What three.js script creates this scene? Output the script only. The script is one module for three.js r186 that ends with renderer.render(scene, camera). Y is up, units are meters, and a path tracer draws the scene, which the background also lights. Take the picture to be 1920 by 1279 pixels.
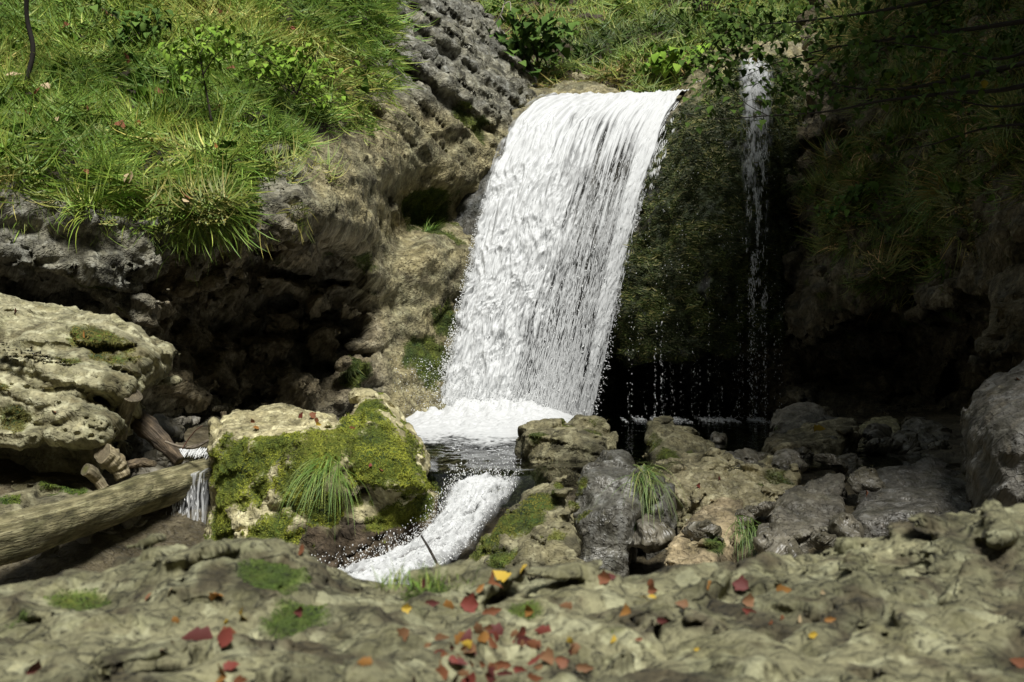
import * as THREE from 'three';
import { ConvexHull } from 'three/addons/math/ConvexHull.js';
import { mergeGeometries } from 'three/addons/utils/BufferGeometryUtils.js';

// ---------------------------------------------------------------- camera, sky, sun, exposure
const scene = new THREE.Scene();
const EYE = 0.8, FOCAL = 2387;                       // eye height over the pool; focal length in pixels of the 1920 wide photograph
const camera = new THREE.PerspectiveCamera(2 * Math.atan(639.5 / FOCAL) * 180 / Math.PI, 1024 / 682, 0.05, 400);
camera.position.set(0, EYE, 0);
camera.lookAt(0, EYE, -10);
camera.focus = 10.2;
camera.userData.fStop = 5.6;
scene.add(camera);

const SUN = new THREE.Vector3(0.14, 0.88, 0.37).normalize();
// hazy bright sky, a little whiter towards the horizon and the sun
const sky = (() => {
  const w = 128, h = 64, d = new Float32Array(w * h * 4);
  for (let j = 0; j < h; j++) for (let i = 0; i < w; i++) {
    const el = ((j + 0.5) / h - 0.5) * Math.PI, az = ((i + 0.5) / w - 0.5) * 2 * Math.PI, y = Math.sin(el), x = Math.cos(el) * Math.cos(az), z = Math.cos(el) * Math.sin(az);
    const up = Math.max(y, 0), glow = Math.pow(Math.max(0, x * SUN.x + y * SUN.y + z * SUN.z), 6), q = (j * w + i) * 4, t = Math.pow(1 - up, 2.5);
    d[q] = 0.2 + 0.08 * t + 0.09 * glow; d[q + 1] = 0.222 + 0.065 * t + 0.088 * glow; d[q + 2] = 0.24 + 0.04 * t + 0.08 * glow; d[q + 3] = 1;
  }
  const t = new THREE.DataTexture(d, w, h, THREE.RGBAFormat, THREE.FloatType); t.mapping = THREE.EquirectangularReflectionMapping; t.magFilter = THREE.LinearFilter; t.needsUpdate = true; return t;
})();
scene.background = sky; scene.environment = sky;

const sun = new THREE.DirectionalLight(new THREE.Color(1.0, 0.98, 0.935), 4.6);
sun.position.copy(SUN).multiplyScalar(40);
sun.target.position.set(0, 0, -9);
sun.castShadow = true;
sun.shadow.radius = 28;
sun.shadow.mapSize.set(4096, 4096);
Object.assign(sun.shadow.camera, { left: -14, right: 14, top: 14, bottom: -14, near: 1, far: 90 });
scene.add(sun, sun.target);

const renderer = new THREE.WebGLRenderer({ antialias: true });
renderer.toneMapping = THREE.LinearToneMapping;
renderer.toneMappingExposure = 1.12;
renderer.shadowMap.enabled = true;

// ---------------------------------------------------------------- small helpers
function rng(seed) { let a = seed >>> 0; return () => { a = (a + 0x6D2B79F5) | 0; let t = Math.imul(a ^ (a >>> 15), 1 | a); t = (t + Math.imul(t ^ (t >>> 7), 61 | t)) ^ t; return ((t ^ (t >>> 14)) >>> 0) / 4294967296; }; }
const K = 1 / FOCAL;
const at = (px, py, d) => [(px - 960) * K * d, EYE - (py - 639.5) * K * d, -d];   // a survey point: bearing, elevation, metres away
const V = (a) => new THREE.Vector3(a[0], a[1], a[2]);
const mix = (a, b, t) => a + (b - a) * t;
const clamp = (x, a = 0, b = 1) => x < a ? a : x > b ? b : x;
const sstep = (a, b, x) => { const t = clamp((x - a) / (b - a)); return t * t * (3 - 2 * t); };
const mix3 = (a, b, t) => [mix(a[0], b[0], t), mix(a[1], b[1], t), mix(a[2], b[2], t)];
const taken = new Map();
function numbered(name) { const n = taken.get(name) || 0; taken.set(name, n + 1); return n ? `${name}_${String(n).padStart(3, '0')}` : name; }
function tag(o, label, category, group, kind) {
  o.userData.label = label; if (category) o.userData.category = category; if (group) o.userData.group = group; if (kind) o.userData.kind = kind; return o;
}
function put(o, name, parent = scene) { o.name = parent === scene ? numbered(name) : name; parent.add(o); return o; }

// ---------------------------------------------------------------- noise
const PERM = new Uint8Array(1024), GR = new Float32Array(256 * 3), HASH = new Float32Array(1024);
{
  const r = rng(7771), p = [...Array(256).keys()];
  for (let i = 255; i > 0; i--) { const j = Math.floor(r() * (i + 1)); [p[i], p[j]] = [p[j], p[i]]; }
  for (let i = 0; i < 1024; i++) { PERM[i] = p[i & 255]; HASH[i] = r(); }
  for (let i = 0; i < 256; i++) { let x, y, z, l; do { x = r() * 2 - 1; y = r() * 2 - 1; z = r() * 2 - 1; l = x * x + y * y + z * z; } while (l > 1 || l < 0.05); l = 1 / Math.sqrt(l); GR[i * 3] = x * l; GR[i * 3 + 1] = y * l; GR[i * 3 + 2] = z * l; }
}
function n3(x, y, z) {
  const fx = Math.floor(x), fy = Math.floor(y), fz = Math.floor(z);
  const X = fx & 255, Y = fy & 255, Z = fz & 255; x -= fx; y -= fy; z -= fz;
  const u = x * x * x * (x * (x * 6 - 15) + 10), v = y * y * y * (y * (y * 6 - 15) + 10), w = z * z * z * (z * (z * 6 - 15) + 10);
  const A = PERM[X] + Y, B = PERM[X + 1] + Y;
  const AA = PERM[A] + Z, AB = PERM[A + 1] + Z, BA = PERM[B] + Z, BB = PERM[B + 1] + Z;
  const g = (h, a, b, c) => { h = PERM[h] * 3; return GR[h] * a + GR[h + 1] * b + GR[h + 2] * c; };
  const x1 = x - 1, y1 = y - 1, z1 = z - 1;
  let a = g(AA, x, y, z), b = g(BA, x1, y, z), c = g(AB, x, y1, z), d = g(BB, x1, y1, z);
  const l0 = mix(mix(a, b, u), mix(c, d, u), v);
  a = g(AA + 1, x, y, z1); b = g(BA + 1, x1, y, z1); c = g(AB + 1, x, y1, z1); d = g(BB + 1, x1, y1, z1);
  return mix(l0, mix(mix(a, b, u), mix(c, d, u), v), w) * 1.4;
}
function fbm(x, y, z, o = 4) { let s = 0, a = 0.5; for (let i = 0; i < o; i++) { s += a * n3(x, y, z); x = x * 2.03 + 11.3; y = y * 2.03 + 5.7; z = z * 2.03 + 3.1; a *= 0.5; } return s; }
function ridged(x, y, z, o = 4) { let s = 0, a = 0.5; for (let i = 0; i < o; i++) { s += a * (1 - 2 * Math.abs(n3(x, y, z))); x = x * 2.07 + 9.1; y = y * 2.07 + 4.4; z = z * 2.07 + 1.9; a *= 0.5; } return s; }
const W = { f1: 0, f2: 0, id: 0, tilt: 0 };
function worley(x, y, z) {
  const fx = Math.floor(x), fy = Math.floor(y), fz = Math.floor(z); let f1 = 9, f2 = 9, id = 0, vx = 0, vy = 0, vz = 0;
  for (let k = -1; k < 2; k++) for (let j = -1; j < 2; j++) for (let i = -1; i < 2; i++) {
    const h = PERM[PERM[PERM[(fx + i) & 255] + ((fy + j) & 255)] + ((fz + k) & 255)];
    const dx = fx + i + HASH[h] - x, dy = fy + j + HASH[h + 256] - y, dz = fz + k + HASH[h + 512] - z, d = dx * dx + dy * dy + dz * dz;
    if (d < f1) { f2 = f1; f1 = d; id = h; vx = dx; vy = dy; vz = dz; } else if (d < f2) f2 = d;
  }
  W.f1 = Math.sqrt(f1); W.f2 = Math.sqrt(f2); W.id = HASH[id + 300]; W.tilt = GR[id * 3] * vx + GR[id * 3 + 1] * vy + GR[id * 3 + 2] * vz; return W;
}

// ---------------------------------------------------------------- surface survey: smooth interpolation of scattered heights over a plane
function relief(points, a0, a1, b0, b1, step, soft = 0.12) {
  const n = points.length, N = n + 3, M = [];
  const phi = (da, db) => -Math.sqrt(da * da + db * db + soft * soft);
  for (let i = 0; i < N; i++) M.push(new Float64Array(N + 1));
  for (let i = 0; i < n; i++) {
    for (let j = 0; j < n; j++) M[i][j] = phi(points[i][0] - points[j][0], points[i][1] - points[j][1]) - (i === j ? 0.012 : 0);
    M[i][n] = M[n][i] = 1; M[i][n + 1] = M[n + 1][i] = points[i][0]; M[i][n + 2] = M[n + 2][i] = points[i][1]; M[i][N] = points[i][2];
  }
  for (let c = 0; c < N; c++) {
    let p = c; for (let r = c + 1; r < N; r++) if (Math.abs(M[r][c]) > Math.abs(M[p][c])) p = r;
    [M[c], M[p]] = [M[p], M[c]];
    for (let r = c + 1; r < N; r++) { const f = M[r][c] / M[c][c]; if (f) for (let k = c; k <= N; k++) M[r][k] -= f * M[c][k]; }
  }
  const w = new Float64Array(N);
  for (let c = N - 1; c >= 0; c--) { let s = M[c][N]; for (let k = c + 1; k < N; k++) s -= M[c][k] * w[k]; w[c] = s / M[c][c]; }
  const na = Math.ceil((a1 - a0) / step) + 1, nb = Math.ceil((b1 - b0) / step) + 1, h = new Float32Array(na * nb), gr = new Float32Array(na * nb);
  for (let j = 0; j < nb; j++) for (let i = 0; i < na; i++) {
    const a = a0 + i * step, b = b0 + j * step; let s = w[n] + w[n + 1] * a + w[n + 2] * b;
    for (let k = 0; k < n; k++) s += w[k] * phi(a - points[k][0], b - points[k][1]);
    h[j * na + i] = s;
  }
  for (let j = 0; j < nb; j++) for (let i = 0; i < na; i++) {
    const i0 = Math.max(i - 1, 0), i1 = Math.min(i + 1, na - 1), j0 = Math.max(j - 1, 0), j1 = Math.min(j + 1, nb - 1);
    const ga = (h[j * na + i1] - h[j * na + i0]) / ((i1 - i0) * step), gb = (h[j1 * na + i] - h[j0 * na + i]) / ((j1 - j0) * step);
    gr[j * na + i] = 1 / Math.sqrt(1 + ga * ga + gb * gb);
  }
  const look = (t, a, b) => {
    let u = clamp((a - a0) / step, 0, na - 1.001), v = clamp((b - b0) / step, 0, nb - 1.001); const i = u | 0, j = v | 0; u -= i; v -= j;
    const k = j * na + i; return mix(mix(t[k], t[k + 1], u), mix(t[k + na], t[k + na + 1], u), v);
  };
  return { h: (a, b) => look(h, a, b), g: (a, b) => look(gr, a, b) };
}

// ---------------------------------------------------------------- implicit solids -> meshes (surface nets over the blocks that hold the surface)
function meshField(f, lo, hi, cell, slack = 0.2) {
  const B = 8, nb = [0, 1, 2].map((k) => Math.ceil((hi[k] - lo[k]) / (cell * B))), nc = nb.map((n) => n * B);
  const S = B + 1, val = new Float32Array(S * S * S), pos = [], cells = [], masks = [], idOf = new Map();
  const key = (i, j, k) => (k * nc[1] + j) * nc[0] + i;
  const reach = cell * B * 0.87 * 1.25 + slack;
  for (let bk = 0; bk < nb[2]; bk++) for (let bj = 0; bj < nb[1]; bj++) for (let bi = 0; bi < nb[0]; bi++) {
    const ox = lo[0] + bi * B * cell, oy = lo[1] + bj * B * cell, oz = lo[2] + bk * B * cell, half = B * cell / 2;
    if (Math.abs(f(ox + half, oy + half, oz + half)) > reach) continue;
    let neg = 0, q = 0;
    for (let k = 0; k < S; k++) for (let j = 0; j < S; j++) for (let i = 0; i < S; i++) { const v = f(ox + i * cell, oy + j * cell, oz + k * cell); val[q++] = v; if (v < 0) neg++; }
    if (!neg || neg === S * S * S) continue;
    for (let k = 0; k < B; k++) for (let j = 0; j < B; j++) for (let i = 0; i < B; i++) {
      const b = (k * S + j) * S + i; let m = 0;
      const c = [val[b], val[b + 1], val[b + S], val[b + S + 1], val[b + S * S], val[b + S * S + 1], val[b + S * S + S], val[b + S * S + S + 1]];
      for (let e = 0; e < 8; e++) if (c[e] < 0) m |= 1 << e;
      if (m === 0 || m === 255) continue;
      let sx = 0, sy = 0, sz = 0, n = 0;
      for (let e = 0; e < 8; e++) for (let ax = 0; ax < 3; ax++) {
        if (e & (1 << ax)) continue; const e2 = e | (1 << ax); if (((m >> e) & 1) === ((m >> e2) & 1)) continue;
        const t = c[e] / (c[e] - c[e2]);
        sx += (e & 1) + (ax === 0 ? t : 0); sy += ((e >> 1) & 1) + (ax === 1 ? t : 0); sz += ((e >> 2) & 1) + (ax === 2 ? t : 0); n++;
      }
      const I = bi * B + i, J = bj * B + j, L = bk * B + k;
      idOf.set(key(I, J, L), pos.length / 3); cells.push(I, J, L); masks.push(m);
      pos.push(lo[0] + (I + sx / n) * cell, lo[1] + (J + sy / n) * cell, lo[2] + (L + sz / n) * cell);
    }
  }
  const idx = [];
  for (let v = 0; v < masks.length; v++) {
    const I = cells[v * 3], J = cells[v * 3 + 1], L = cells[v * 3 + 2], m = masks[v];
    const edge = (e, a, b, c, flip) => {
      const s0 = m & 1, s1 = (m >> e) & 1; if (s0 === s1) return;
      const A = idOf.get(a), Bq = idOf.get(b), C = idOf.get(c); if (A === undefined || Bq === undefined || C === undefined) return;
      if ((s0 === 1) !== flip) idx.push(v, A, Bq, v, Bq, C); else idx.push(v, Bq, A, v, C, Bq);
    };
    if (J > 0 && L > 0) edge(1, key(I, J - 1, L), key(I, J - 1, L - 1), key(I, J, L - 1), true);
    if (I > 0 && L > 0) edge(2, key(I - 1, J, L), key(I - 1, J, L - 1), key(I, J, L - 1), false);
    if (I > 0 && J > 0) edge(4, key(I - 1, J, L), key(I - 1, J - 1, L), key(I, J - 1, L), true);
  }
  return { pos: new Float32Array(pos), idx: new Uint32Array(idx) };
}
function normalsOf(pos, idx) {
  const n = new Float32Array(pos.length);
  for (let t = 0; t < idx.length; t += 3) {
    const a = idx[t] * 3, b = idx[t + 1] * 3, c = idx[t + 2] * 3;
    const ux = pos[b] - pos[a], uy = pos[b + 1] - pos[a + 1], uz = pos[b + 2] - pos[a + 2], vx = pos[c] - pos[a], vy = pos[c + 1] - pos[a + 1], vz = pos[c + 2] - pos[a + 2];
    const x = uy * vz - uz * vy, y = uz * vx - ux * vz, z = ux * vy - uy * vx;
    for (const q of [a, b, c]) { n[q] += x; n[q + 1] += y; n[q + 2] += z; }
  }
  for (let q = 0; q < n.length; q += 3) { const l = Math.hypot(n[q], n[q + 1], n[q + 2]) || 1; n[q] /= l; n[q + 1] /= l; n[q + 2] /= l; }
  return n;
}
/* solid -> { geometry, pos, nor, idx, moss }: mesh, fine relief along the normal, colours of the stone */
function stone(f, lo, hi, cell, o) {
  const { pos, idx } = meshField(f, lo, hi, cell, o.slack ?? 0.25);
  let nor = normalsOf(pos, idx);
  const fa = (o.fine ?? 0.5) * cell * 1.5, ff = 0.2 / cell;
  const moss = new Float32Array(pos.length / 3);
  for (let q = 0; q < pos.length; q += 3) {
    const x = pos[q], y = pos[q + 1], z = pos[q + 2];
    const m = o.moss ? o.moss(x, y, z, nor[q], nor[q + 1], nor[q + 2]) : 0; moss[q / 3] = m;
    const fw = worley(x * ff * 0.75, y * ff * 0.95, z * ff * 0.75), fe = fw.f2 - fw.f1, bare = sstep(-0.35, 0.35, n3(x * 3.1, y * 3.1 + 9, z * 3.1));
    let d = fa * (fbm(x * ff * 0.7, y * ff * 0.7, z * ff * 0.7, 3) * 1.1 + (0.25 + 0.75 * bare) * (1.5 * fw.tilt * sstep(0, 0.15, fe) + 0.6 * (fw.id - 0.5) - 0.45 * Math.exp(-fe * fe / 0.006)));
    if (o.relief) d += rockFine(x, y, z, o.relief) * (o.calm ? o.calm(x, y, z) : 1);
    d = mix(d, o.mossThick ? o.mossThick * (0.5 + 0.8 * Math.abs(n3(x * 22, y * 22, z * 22)) + 0.3 * n3(x * 7, y * 7, z * 7)) : d, sstep(0.35, 0.65, m));
    pos[q] += nor[q] * d; pos[q + 1] += nor[q + 1] * d; pos[q + 2] += nor[q + 2] * d;
  }
  nor = normalsOf(pos, idx);
  const col = new Float32Array(pos.length);
  for (let q = 0; q < pos.length; q += 3) {
    const c = o.color(pos[q], pos[q + 1], pos[q + 2], nor[q], nor[q + 1], nor[q + 2], moss[q / 3]);
    col[q] = c[0]; col[q + 1] = c[1]; col[q + 2] = c[2];
  }
  return { pos, nor, idx, col, moss, along: o.along };
}
function geom(s, origin = [0, 0, 0]) {
  const g = new THREE.BufferGeometry(), p = new Float32Array(s.pos);
  for (let q = 0; q < p.length; q += 3) { p[q] -= origin[0]; p[q + 1] -= origin[1]; p[q + 2] -= origin[2]; }
  g.setAttribute('position', new THREE.BufferAttribute(p, 3)); g.setAttribute('normal', new THREE.BufferAttribute(s.nor, 3));
  if (s.uv) g.setAttribute('uv', new THREE.BufferAttribute(s.uv, 2));
  else if (s.moss) {   // metres, laid obliquely over the stone along the direction s.along
    const d = new THREE.Vector3(...(s.along ?? [-0.12, 0.6, 0.78])).normalize(), a = new THREE.Vector3(0, 1, 0).cross(d).normalize(), b = d.clone().cross(a), uv = new Float32Array(s.pos.length / 3 * 2);
    for (let i = 0; i < uv.length / 2; i++) { const x = s.pos[i * 3], y = s.pos[i * 3 + 1], z = s.pos[i * 3 + 2]; uv[i * 2] = x * a.x + y * a.y + z * a.z; uv[i * 2 + 1] = x * b.x + y * b.y + z * b.z; }
    g.setAttribute('uv', new THREE.BufferAttribute(uv, 2));
  }
  if (s.col) g.setAttribute('color', new THREE.BufferAttribute(s.col, s.col.length / s.pos.length * 3));
  g.setIndex(new THREE.BufferAttribute(s.idx, 1)); return g;
}
function mesh(g, m) { const o = new THREE.Mesh(g, m); o.castShadow = o.receiveShadow = true; return o; }
function copies(g, m, mats, cols) {
  const o = new THREE.InstancedMesh(g, m, mats.length); o.castShadow = o.receiveShadow = true;
  mats.forEach((x, i) => o.setMatrixAt(i, x)); if (cols) { const c = new THREE.Color(); cols.forEach((x, i) => o.setColorAt(i, c.setRGB(x[0], x[1], x[2]))); }
  return o;
}
const smin = (a, b, k) => { const h = clamp(0.5 + 0.5 * (b - a) / k); return mix(b, a, h) - k * h * (1 - h); };
const smax = (a, b, k) => -smin(-a, -b, k);
const ell = (x, y, z, c, r) => { const a = (x - c[0]) / r[0], b = (y - c[1]) / r[1], d = (z - c[2]) / r[2], l = Math.sqrt(a * a + b * b + d * d); return (l - 1) * Math.min(r[0], r[1], r[2]); };

// ---------------------------------------------------------------- stone: relief and colour
function strataDir(dipX, dipZ) { const v = new THREE.Vector3(dipX, 1, dipZ).normalize(); return [v.x, v.y, v.z]; }
function rockRelief(x, y, z, o) {
  let d = 0;
  const wx = n3(x * 1.1, y * 1.1, z * 1.1), wy = n3(x * 1.1 + 31, y * 1.1, z * 1.1);
  if (o.block) {
    const b = o.blockFreq, w = worley(x * b + wx * 0.35, y * b * (o.blockFlat ?? 1.5) + wy * 0.35, z * b), e = w.f2 - w.f1;
    d += o.block * ((w.id - 0.5) * 0.8 + 1.3 * w.tilt) * sstep(0, 0.12, e) - (o.crack ?? 0) * Math.exp(-e * e / 0.004);
  }
  if (o.strata) {
    const s = o.dir, t = (x * s[0] + y * s[1] + z * s[2] + 0.05 * wx + 0.02 * n3(x * 5, y * 5, z * 5)) / o.period, i = Math.floor(t), fr = t - i;
    const a = HASH[(i + 512) & 1023], b = HASH[(i + 513) & 1023];
    const present = 0.35 + 0.65 * sstep(-0.3, 0.35, n3(x * 0.9 + 17, y * 0.9, z * 0.9));
    d += present * o.strata * (mix(a, b, sstep(0.72, 1, fr)) - 0.5 - 0.45 * Math.exp(-Math.pow((fr - 0.93) / 0.05, 2)));
  }
  return d + o.amp * fbm(x * o.freq, y * o.freq, z * o.freq, 2);
}
function rockFine(x, y, z, o) {
  const k = o.freq * 4.12; return o.amp * 0.3 * fbm(x * k + 39, y * k + 17, z * k + 9, 3) + (o.rough ? o.rough * (1.4 * fbm(x * o.freq * 3.1, y * o.freq * 3.9, z * o.freq * 3.1, 3) + 0.8 * n3(x * o.freq, y, z) * ridged(x * o.freq * 2.3, y * o.freq * 2.9, z * o.freq * 2.3, 3)) : 0);
}
const PALE = [0.44, 0.415, 0.27], TAN = [0.31, 0.27, 0.15], GREY = [0.2, 0.195, 0.165], DARK = [0.048, 0.046, 0.034], BROWN = [0.115, 0.093, 0.052], SLATE = [0.095, 0.096, 0.09];
const MOSS1 = [0.085, 0.115, 0.012], MOSS2 = [0.19, 0.195, 0.022], MOSS3 = [0.03, 0.055, 0.008];
function stoneColor(pal) {   // pal: a, b main stone, c patches, d specks
  return (x, y, z, nx, ny, nz, m) => {
    const p = fbm(x * 1.7 + 3, y * 2.3, z * 1.7, 3), q = fbm(x * 6.1, y * 7.9 + 9, z * 6.1, 3), r = n3(x * 34, y * 34, z * 34);
    let c = mix3(pal.a, pal.b, sstep(-0.25, 0.3, p + 0.5 * q));
    c = mix3(c, pal.c, (pal.cAmt ?? 0.6) * sstep(0.06, 0.24, q + 0.35 * p - (pal.cBias ?? 0)));
    c = mix3(c, pal.d, (pal.dAmt ?? 0.5) * sstep(0.35, 0.6, r * 0.8 + 0.5 * q));
    const e = fbm(x * 17 + 3, y * 19, z * 17, 3); c = mix3(c, pal.c, (pal.eAmt ?? 0.75) * sstep(0.1, 0.34, e + 0.25 * q));
    let l = (1 + 0.25 * n3(x * 60, y * 60, z * 60)) * (1 + 0.5 * e);
    if (pal.dir) { const s = pal.dir, t = x * s[0] + y * s[1] + z * s[2]; l *= 1 + 0.3 * n3(x * 2.5, t * 32, z * 2.5) + 0.12 * n3(x * 5, t * 80, z * 5); }
    c = [c[0] * l, c[1] * l, c[2] * l];
    if (m > 0.01) {
      const t = sstep(-0.3, 0.35, fbm(x * 9 + 40, y * 9, z * 9, 3)), g = mix3(mix3(MOSS3, MOSS1, t), MOSS2, 0.9 * sstep(0.05, 0.4, n3(x * 3.2 + 8, y * 3.2, z * 3.2) + 0.3 * r) * (pal.mossGold ?? 0.8));
      c = mix3(c, g, sstep(0.35, 0.6, m));
    }
    return c;
  };
}
// fine grain of the stone: a repeating tile of grit, pits, hairline cracks and lichen blotches
function tileNoise(x, y, P, seed) {
  const fx = Math.floor(x), fy = Math.floor(y), u = x - fx, v = y - fy, a = u * u * u * (u * (u * 6 - 15) + 10), b = v * v * v * (v * (v * 6 - 15) + 10);
  const g = (i, j) => { const h = PERM[PERM[((fx + i) % P + P) % P & 255] + ((fy + j) % P + P) % P + seed & 255] * 3; return GR[h] * (u - i) + GR[h + 1] * (v - j); };
  return mix(mix(g(0, 0), g(1, 0), a), mix(g(0, 1), g(1, 1), a), b) * 1.7;
}
function tileCells(x, y, P, seed) {
  const fx = Math.floor(x), fy = Math.floor(y); let f1 = 9, f2 = 9, id = 0;
  for (let j = -1; j < 2; j++) for (let i = -1; i < 2; i++) { const h = PERM[PERM[((fx + i) % P + P) % P & 255] + (((fy + j) % P + P) % P + seed & 255)], dx = fx + i + HASH[h] - x, dy = fy + j + HASH[h + 256] - y, d = dx * dx + dy * dy; if (d < f1) { f2 = f1; f1 = d; id = h; } else if (d < f2) f2 = d; }
  return [Math.sqrt(f2) - Math.sqrt(f1), HASH[id + 400]];
}
const TILE = 1.3, grainMap = (() => {
  const N = 896, c = new Uint8Array(N * N * 4), b = new Uint8Array(N * N * 4);
  for (let j = 0; j < N; j++) for (let i = 0; i < N; i++) {
    const x = i / N, y = j / N; let big = 0, a = 0.5, P = 7; for (let o = 0; o < 3; o++) { big += a * tileNoise(x * P, y * P, P, o * 13); a *= 0.6; P *= 2; }
    let small = 0; a = 0.5; P = 45; for (let o = 0; o < 3; o++) { small += a * tileNoise(x * P, y * P, P, 60 + o * 17); a *= 0.65; P *= 2; }
    const w = 0.25 * big, [e1, id1] = tileCells(x * 5 + w * 3, y * 13 + w * 3, 65, 5), [e2, id2] = tileCells(x * 27 + small * 0.3, y * 33 + big, 891, 9);
    const crack = Math.exp(-e1 * e1 / 0.0018) * sstep(-0.1, 0.3, big + 0.2), chip = Math.exp(-e2 * e2 / 0.006) * sstep(0.0, 0.35, -big + 0.15), pit = sstep(0.28, 0.5, -small + 0.2 * big);
    const h = 0.52 + 0.3 * big + 0.32 * small + 0.1 * (id1 - 0.5) + 0.13 * (id2 - 0.5) - 0.16 * crack - 0.2 * chip - 0.2 * pit;
    const lichen = sstep(0.2, 0.34, tileNoise(x * 19, y * 19, 19, 99) + 0.6 * small), dirt = sstep(0.12, 0.4, tileNoise(x * 11, y * 11, 11, 140) + 0.9 * small);
    const l = clamp(0.56 + 0.34 * small + 0.2 * big + 0.1 * (id2 - 0.5) + 0.22 * lichen - 0.24 * dirt - 0.06 * crack - 0.1 * chip, 0.05, 1), q = (j * N + i) * 4;
    c[q] = 255 * l; c[q + 1] = 255 * clamp(l * (1 + 0.03 * lichen)); c[q + 2] = 255 * clamp(l * (0.97 + 0.1 * lichen - 0.08 * dirt)); b[q] = b[q + 1] = b[q + 2] = 255 * clamp(h); c[q + 3] = b[q + 3] = 255;
  }
  return [c, b].map((d) => { const t = new THREE.DataTexture(d, N, N); t.wrapS = t.wrapT = THREE.RepeatWrapping; t.magFilter = THREE.LinearFilter; t.minFilter = THREE.LinearMipmapLinearFilter; t.repeat.set(1 / TILE, 1 / TILE); t.needsUpdate = true; return t; });
})();
const grain = { vertexColors: true, map: grainMap[0], bumpMap: grainMap[1], bumpScale: 0.02, color: new THREE.Color(1.65, 1.65, 1.65) };
const stoneMat = new THREE.MeshStandardMaterial({ name: 'dry limestone', roughness: 0.93, ...grain });
const dampMat = new THREE.MeshStandardMaterial({ name: 'damp limestone', roughness: 0.6, ...grain });
const wetMat = new THREE.MeshPhysicalMaterial({ name: 'wet rock', roughness: 0.42, ...grain });
const coarseMat = new THREE.MeshStandardMaterial({ name: 'rough limestone', roughness: 0.93, ...grain, bumpScale: 0.034 });
// ---------------------------------------------------------------- the gorge: bed, banks and cliffs
const survey = (list) => list.map(([px, py, d]) => { const p = at(px, py, d); return [p[0], p[1], p[2]]; });
const inside = (poly, x, y) => { let c = false; for (let i = 0, j = poly.length - 1; i < poly.length; j = i++) { const [a, b] = poly[i], [e, f] = poly[j]; if ((b > y) !== (f > y) && x < (e - a) * (y - b) / (f - b) + a) c = !c; } return c; };
const edgeDist = (poly, x, y) => { let m = 9; for (let i = 0, j = poly.length - 1; i < poly.length; j = i++) { const [a, b] = poly[i], [e, f] = poly[j], ux = e - a, uy = f - b, t = clamp(((x - a) * ux + (y - b) * uy) / (ux * ux + uy * uy)); m = Math.min(m, Math.hypot(a + ux * t - x, b + uy * t - y)); } return inside(poly, x, y) ? m : -m; };
const bearing = (list) => list.map(([px, py, d]) => { const p = at(px, py, 12); return [p[0], p[1], -d]; });   // survey of a wall that curves round the stream: bearing and elevation on a sheet 12 m off, distance
const bx = (x, z) => x * 12 / Math.max(-z, 1), by = (y, z) => EYE + (y - EYE) * 12 / Math.max(-z, 1);
const sheet = (list) => list.map(([px, py]) => { const p = at(px, py, 12); return [p[0], p[1]]; });
function table(fn, a0, a1, b0, b1, step) {
  const na = Math.ceil((a1 - a0) / step) + 1, nb = Math.ceil((b1 - b0) / step) + 1, t = new Float32Array(na * nb);
  for (let j = 0; j < nb; j++) for (let i = 0; i < na; i++) t[j * na + i] = fn(a0 + i * step, b0 + j * step);
  return (a, b) => { let u = clamp((a - a0) / step, 0, na - 1.001), v = clamp((b - b0) / step, 0, nb - 1.001); const i = u | 0, j = v | 0; u -= i; v -= j; const k = j * na + i; return mix(mix(t[k], t[k + 1], u), mix(t[k + na], t[k + na + 1], u), v); };
}
const outlineXY = (list) => list.map(([px, py, d]) => { const p = at(px, py, d); return [p[0], p[1]]; });

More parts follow.
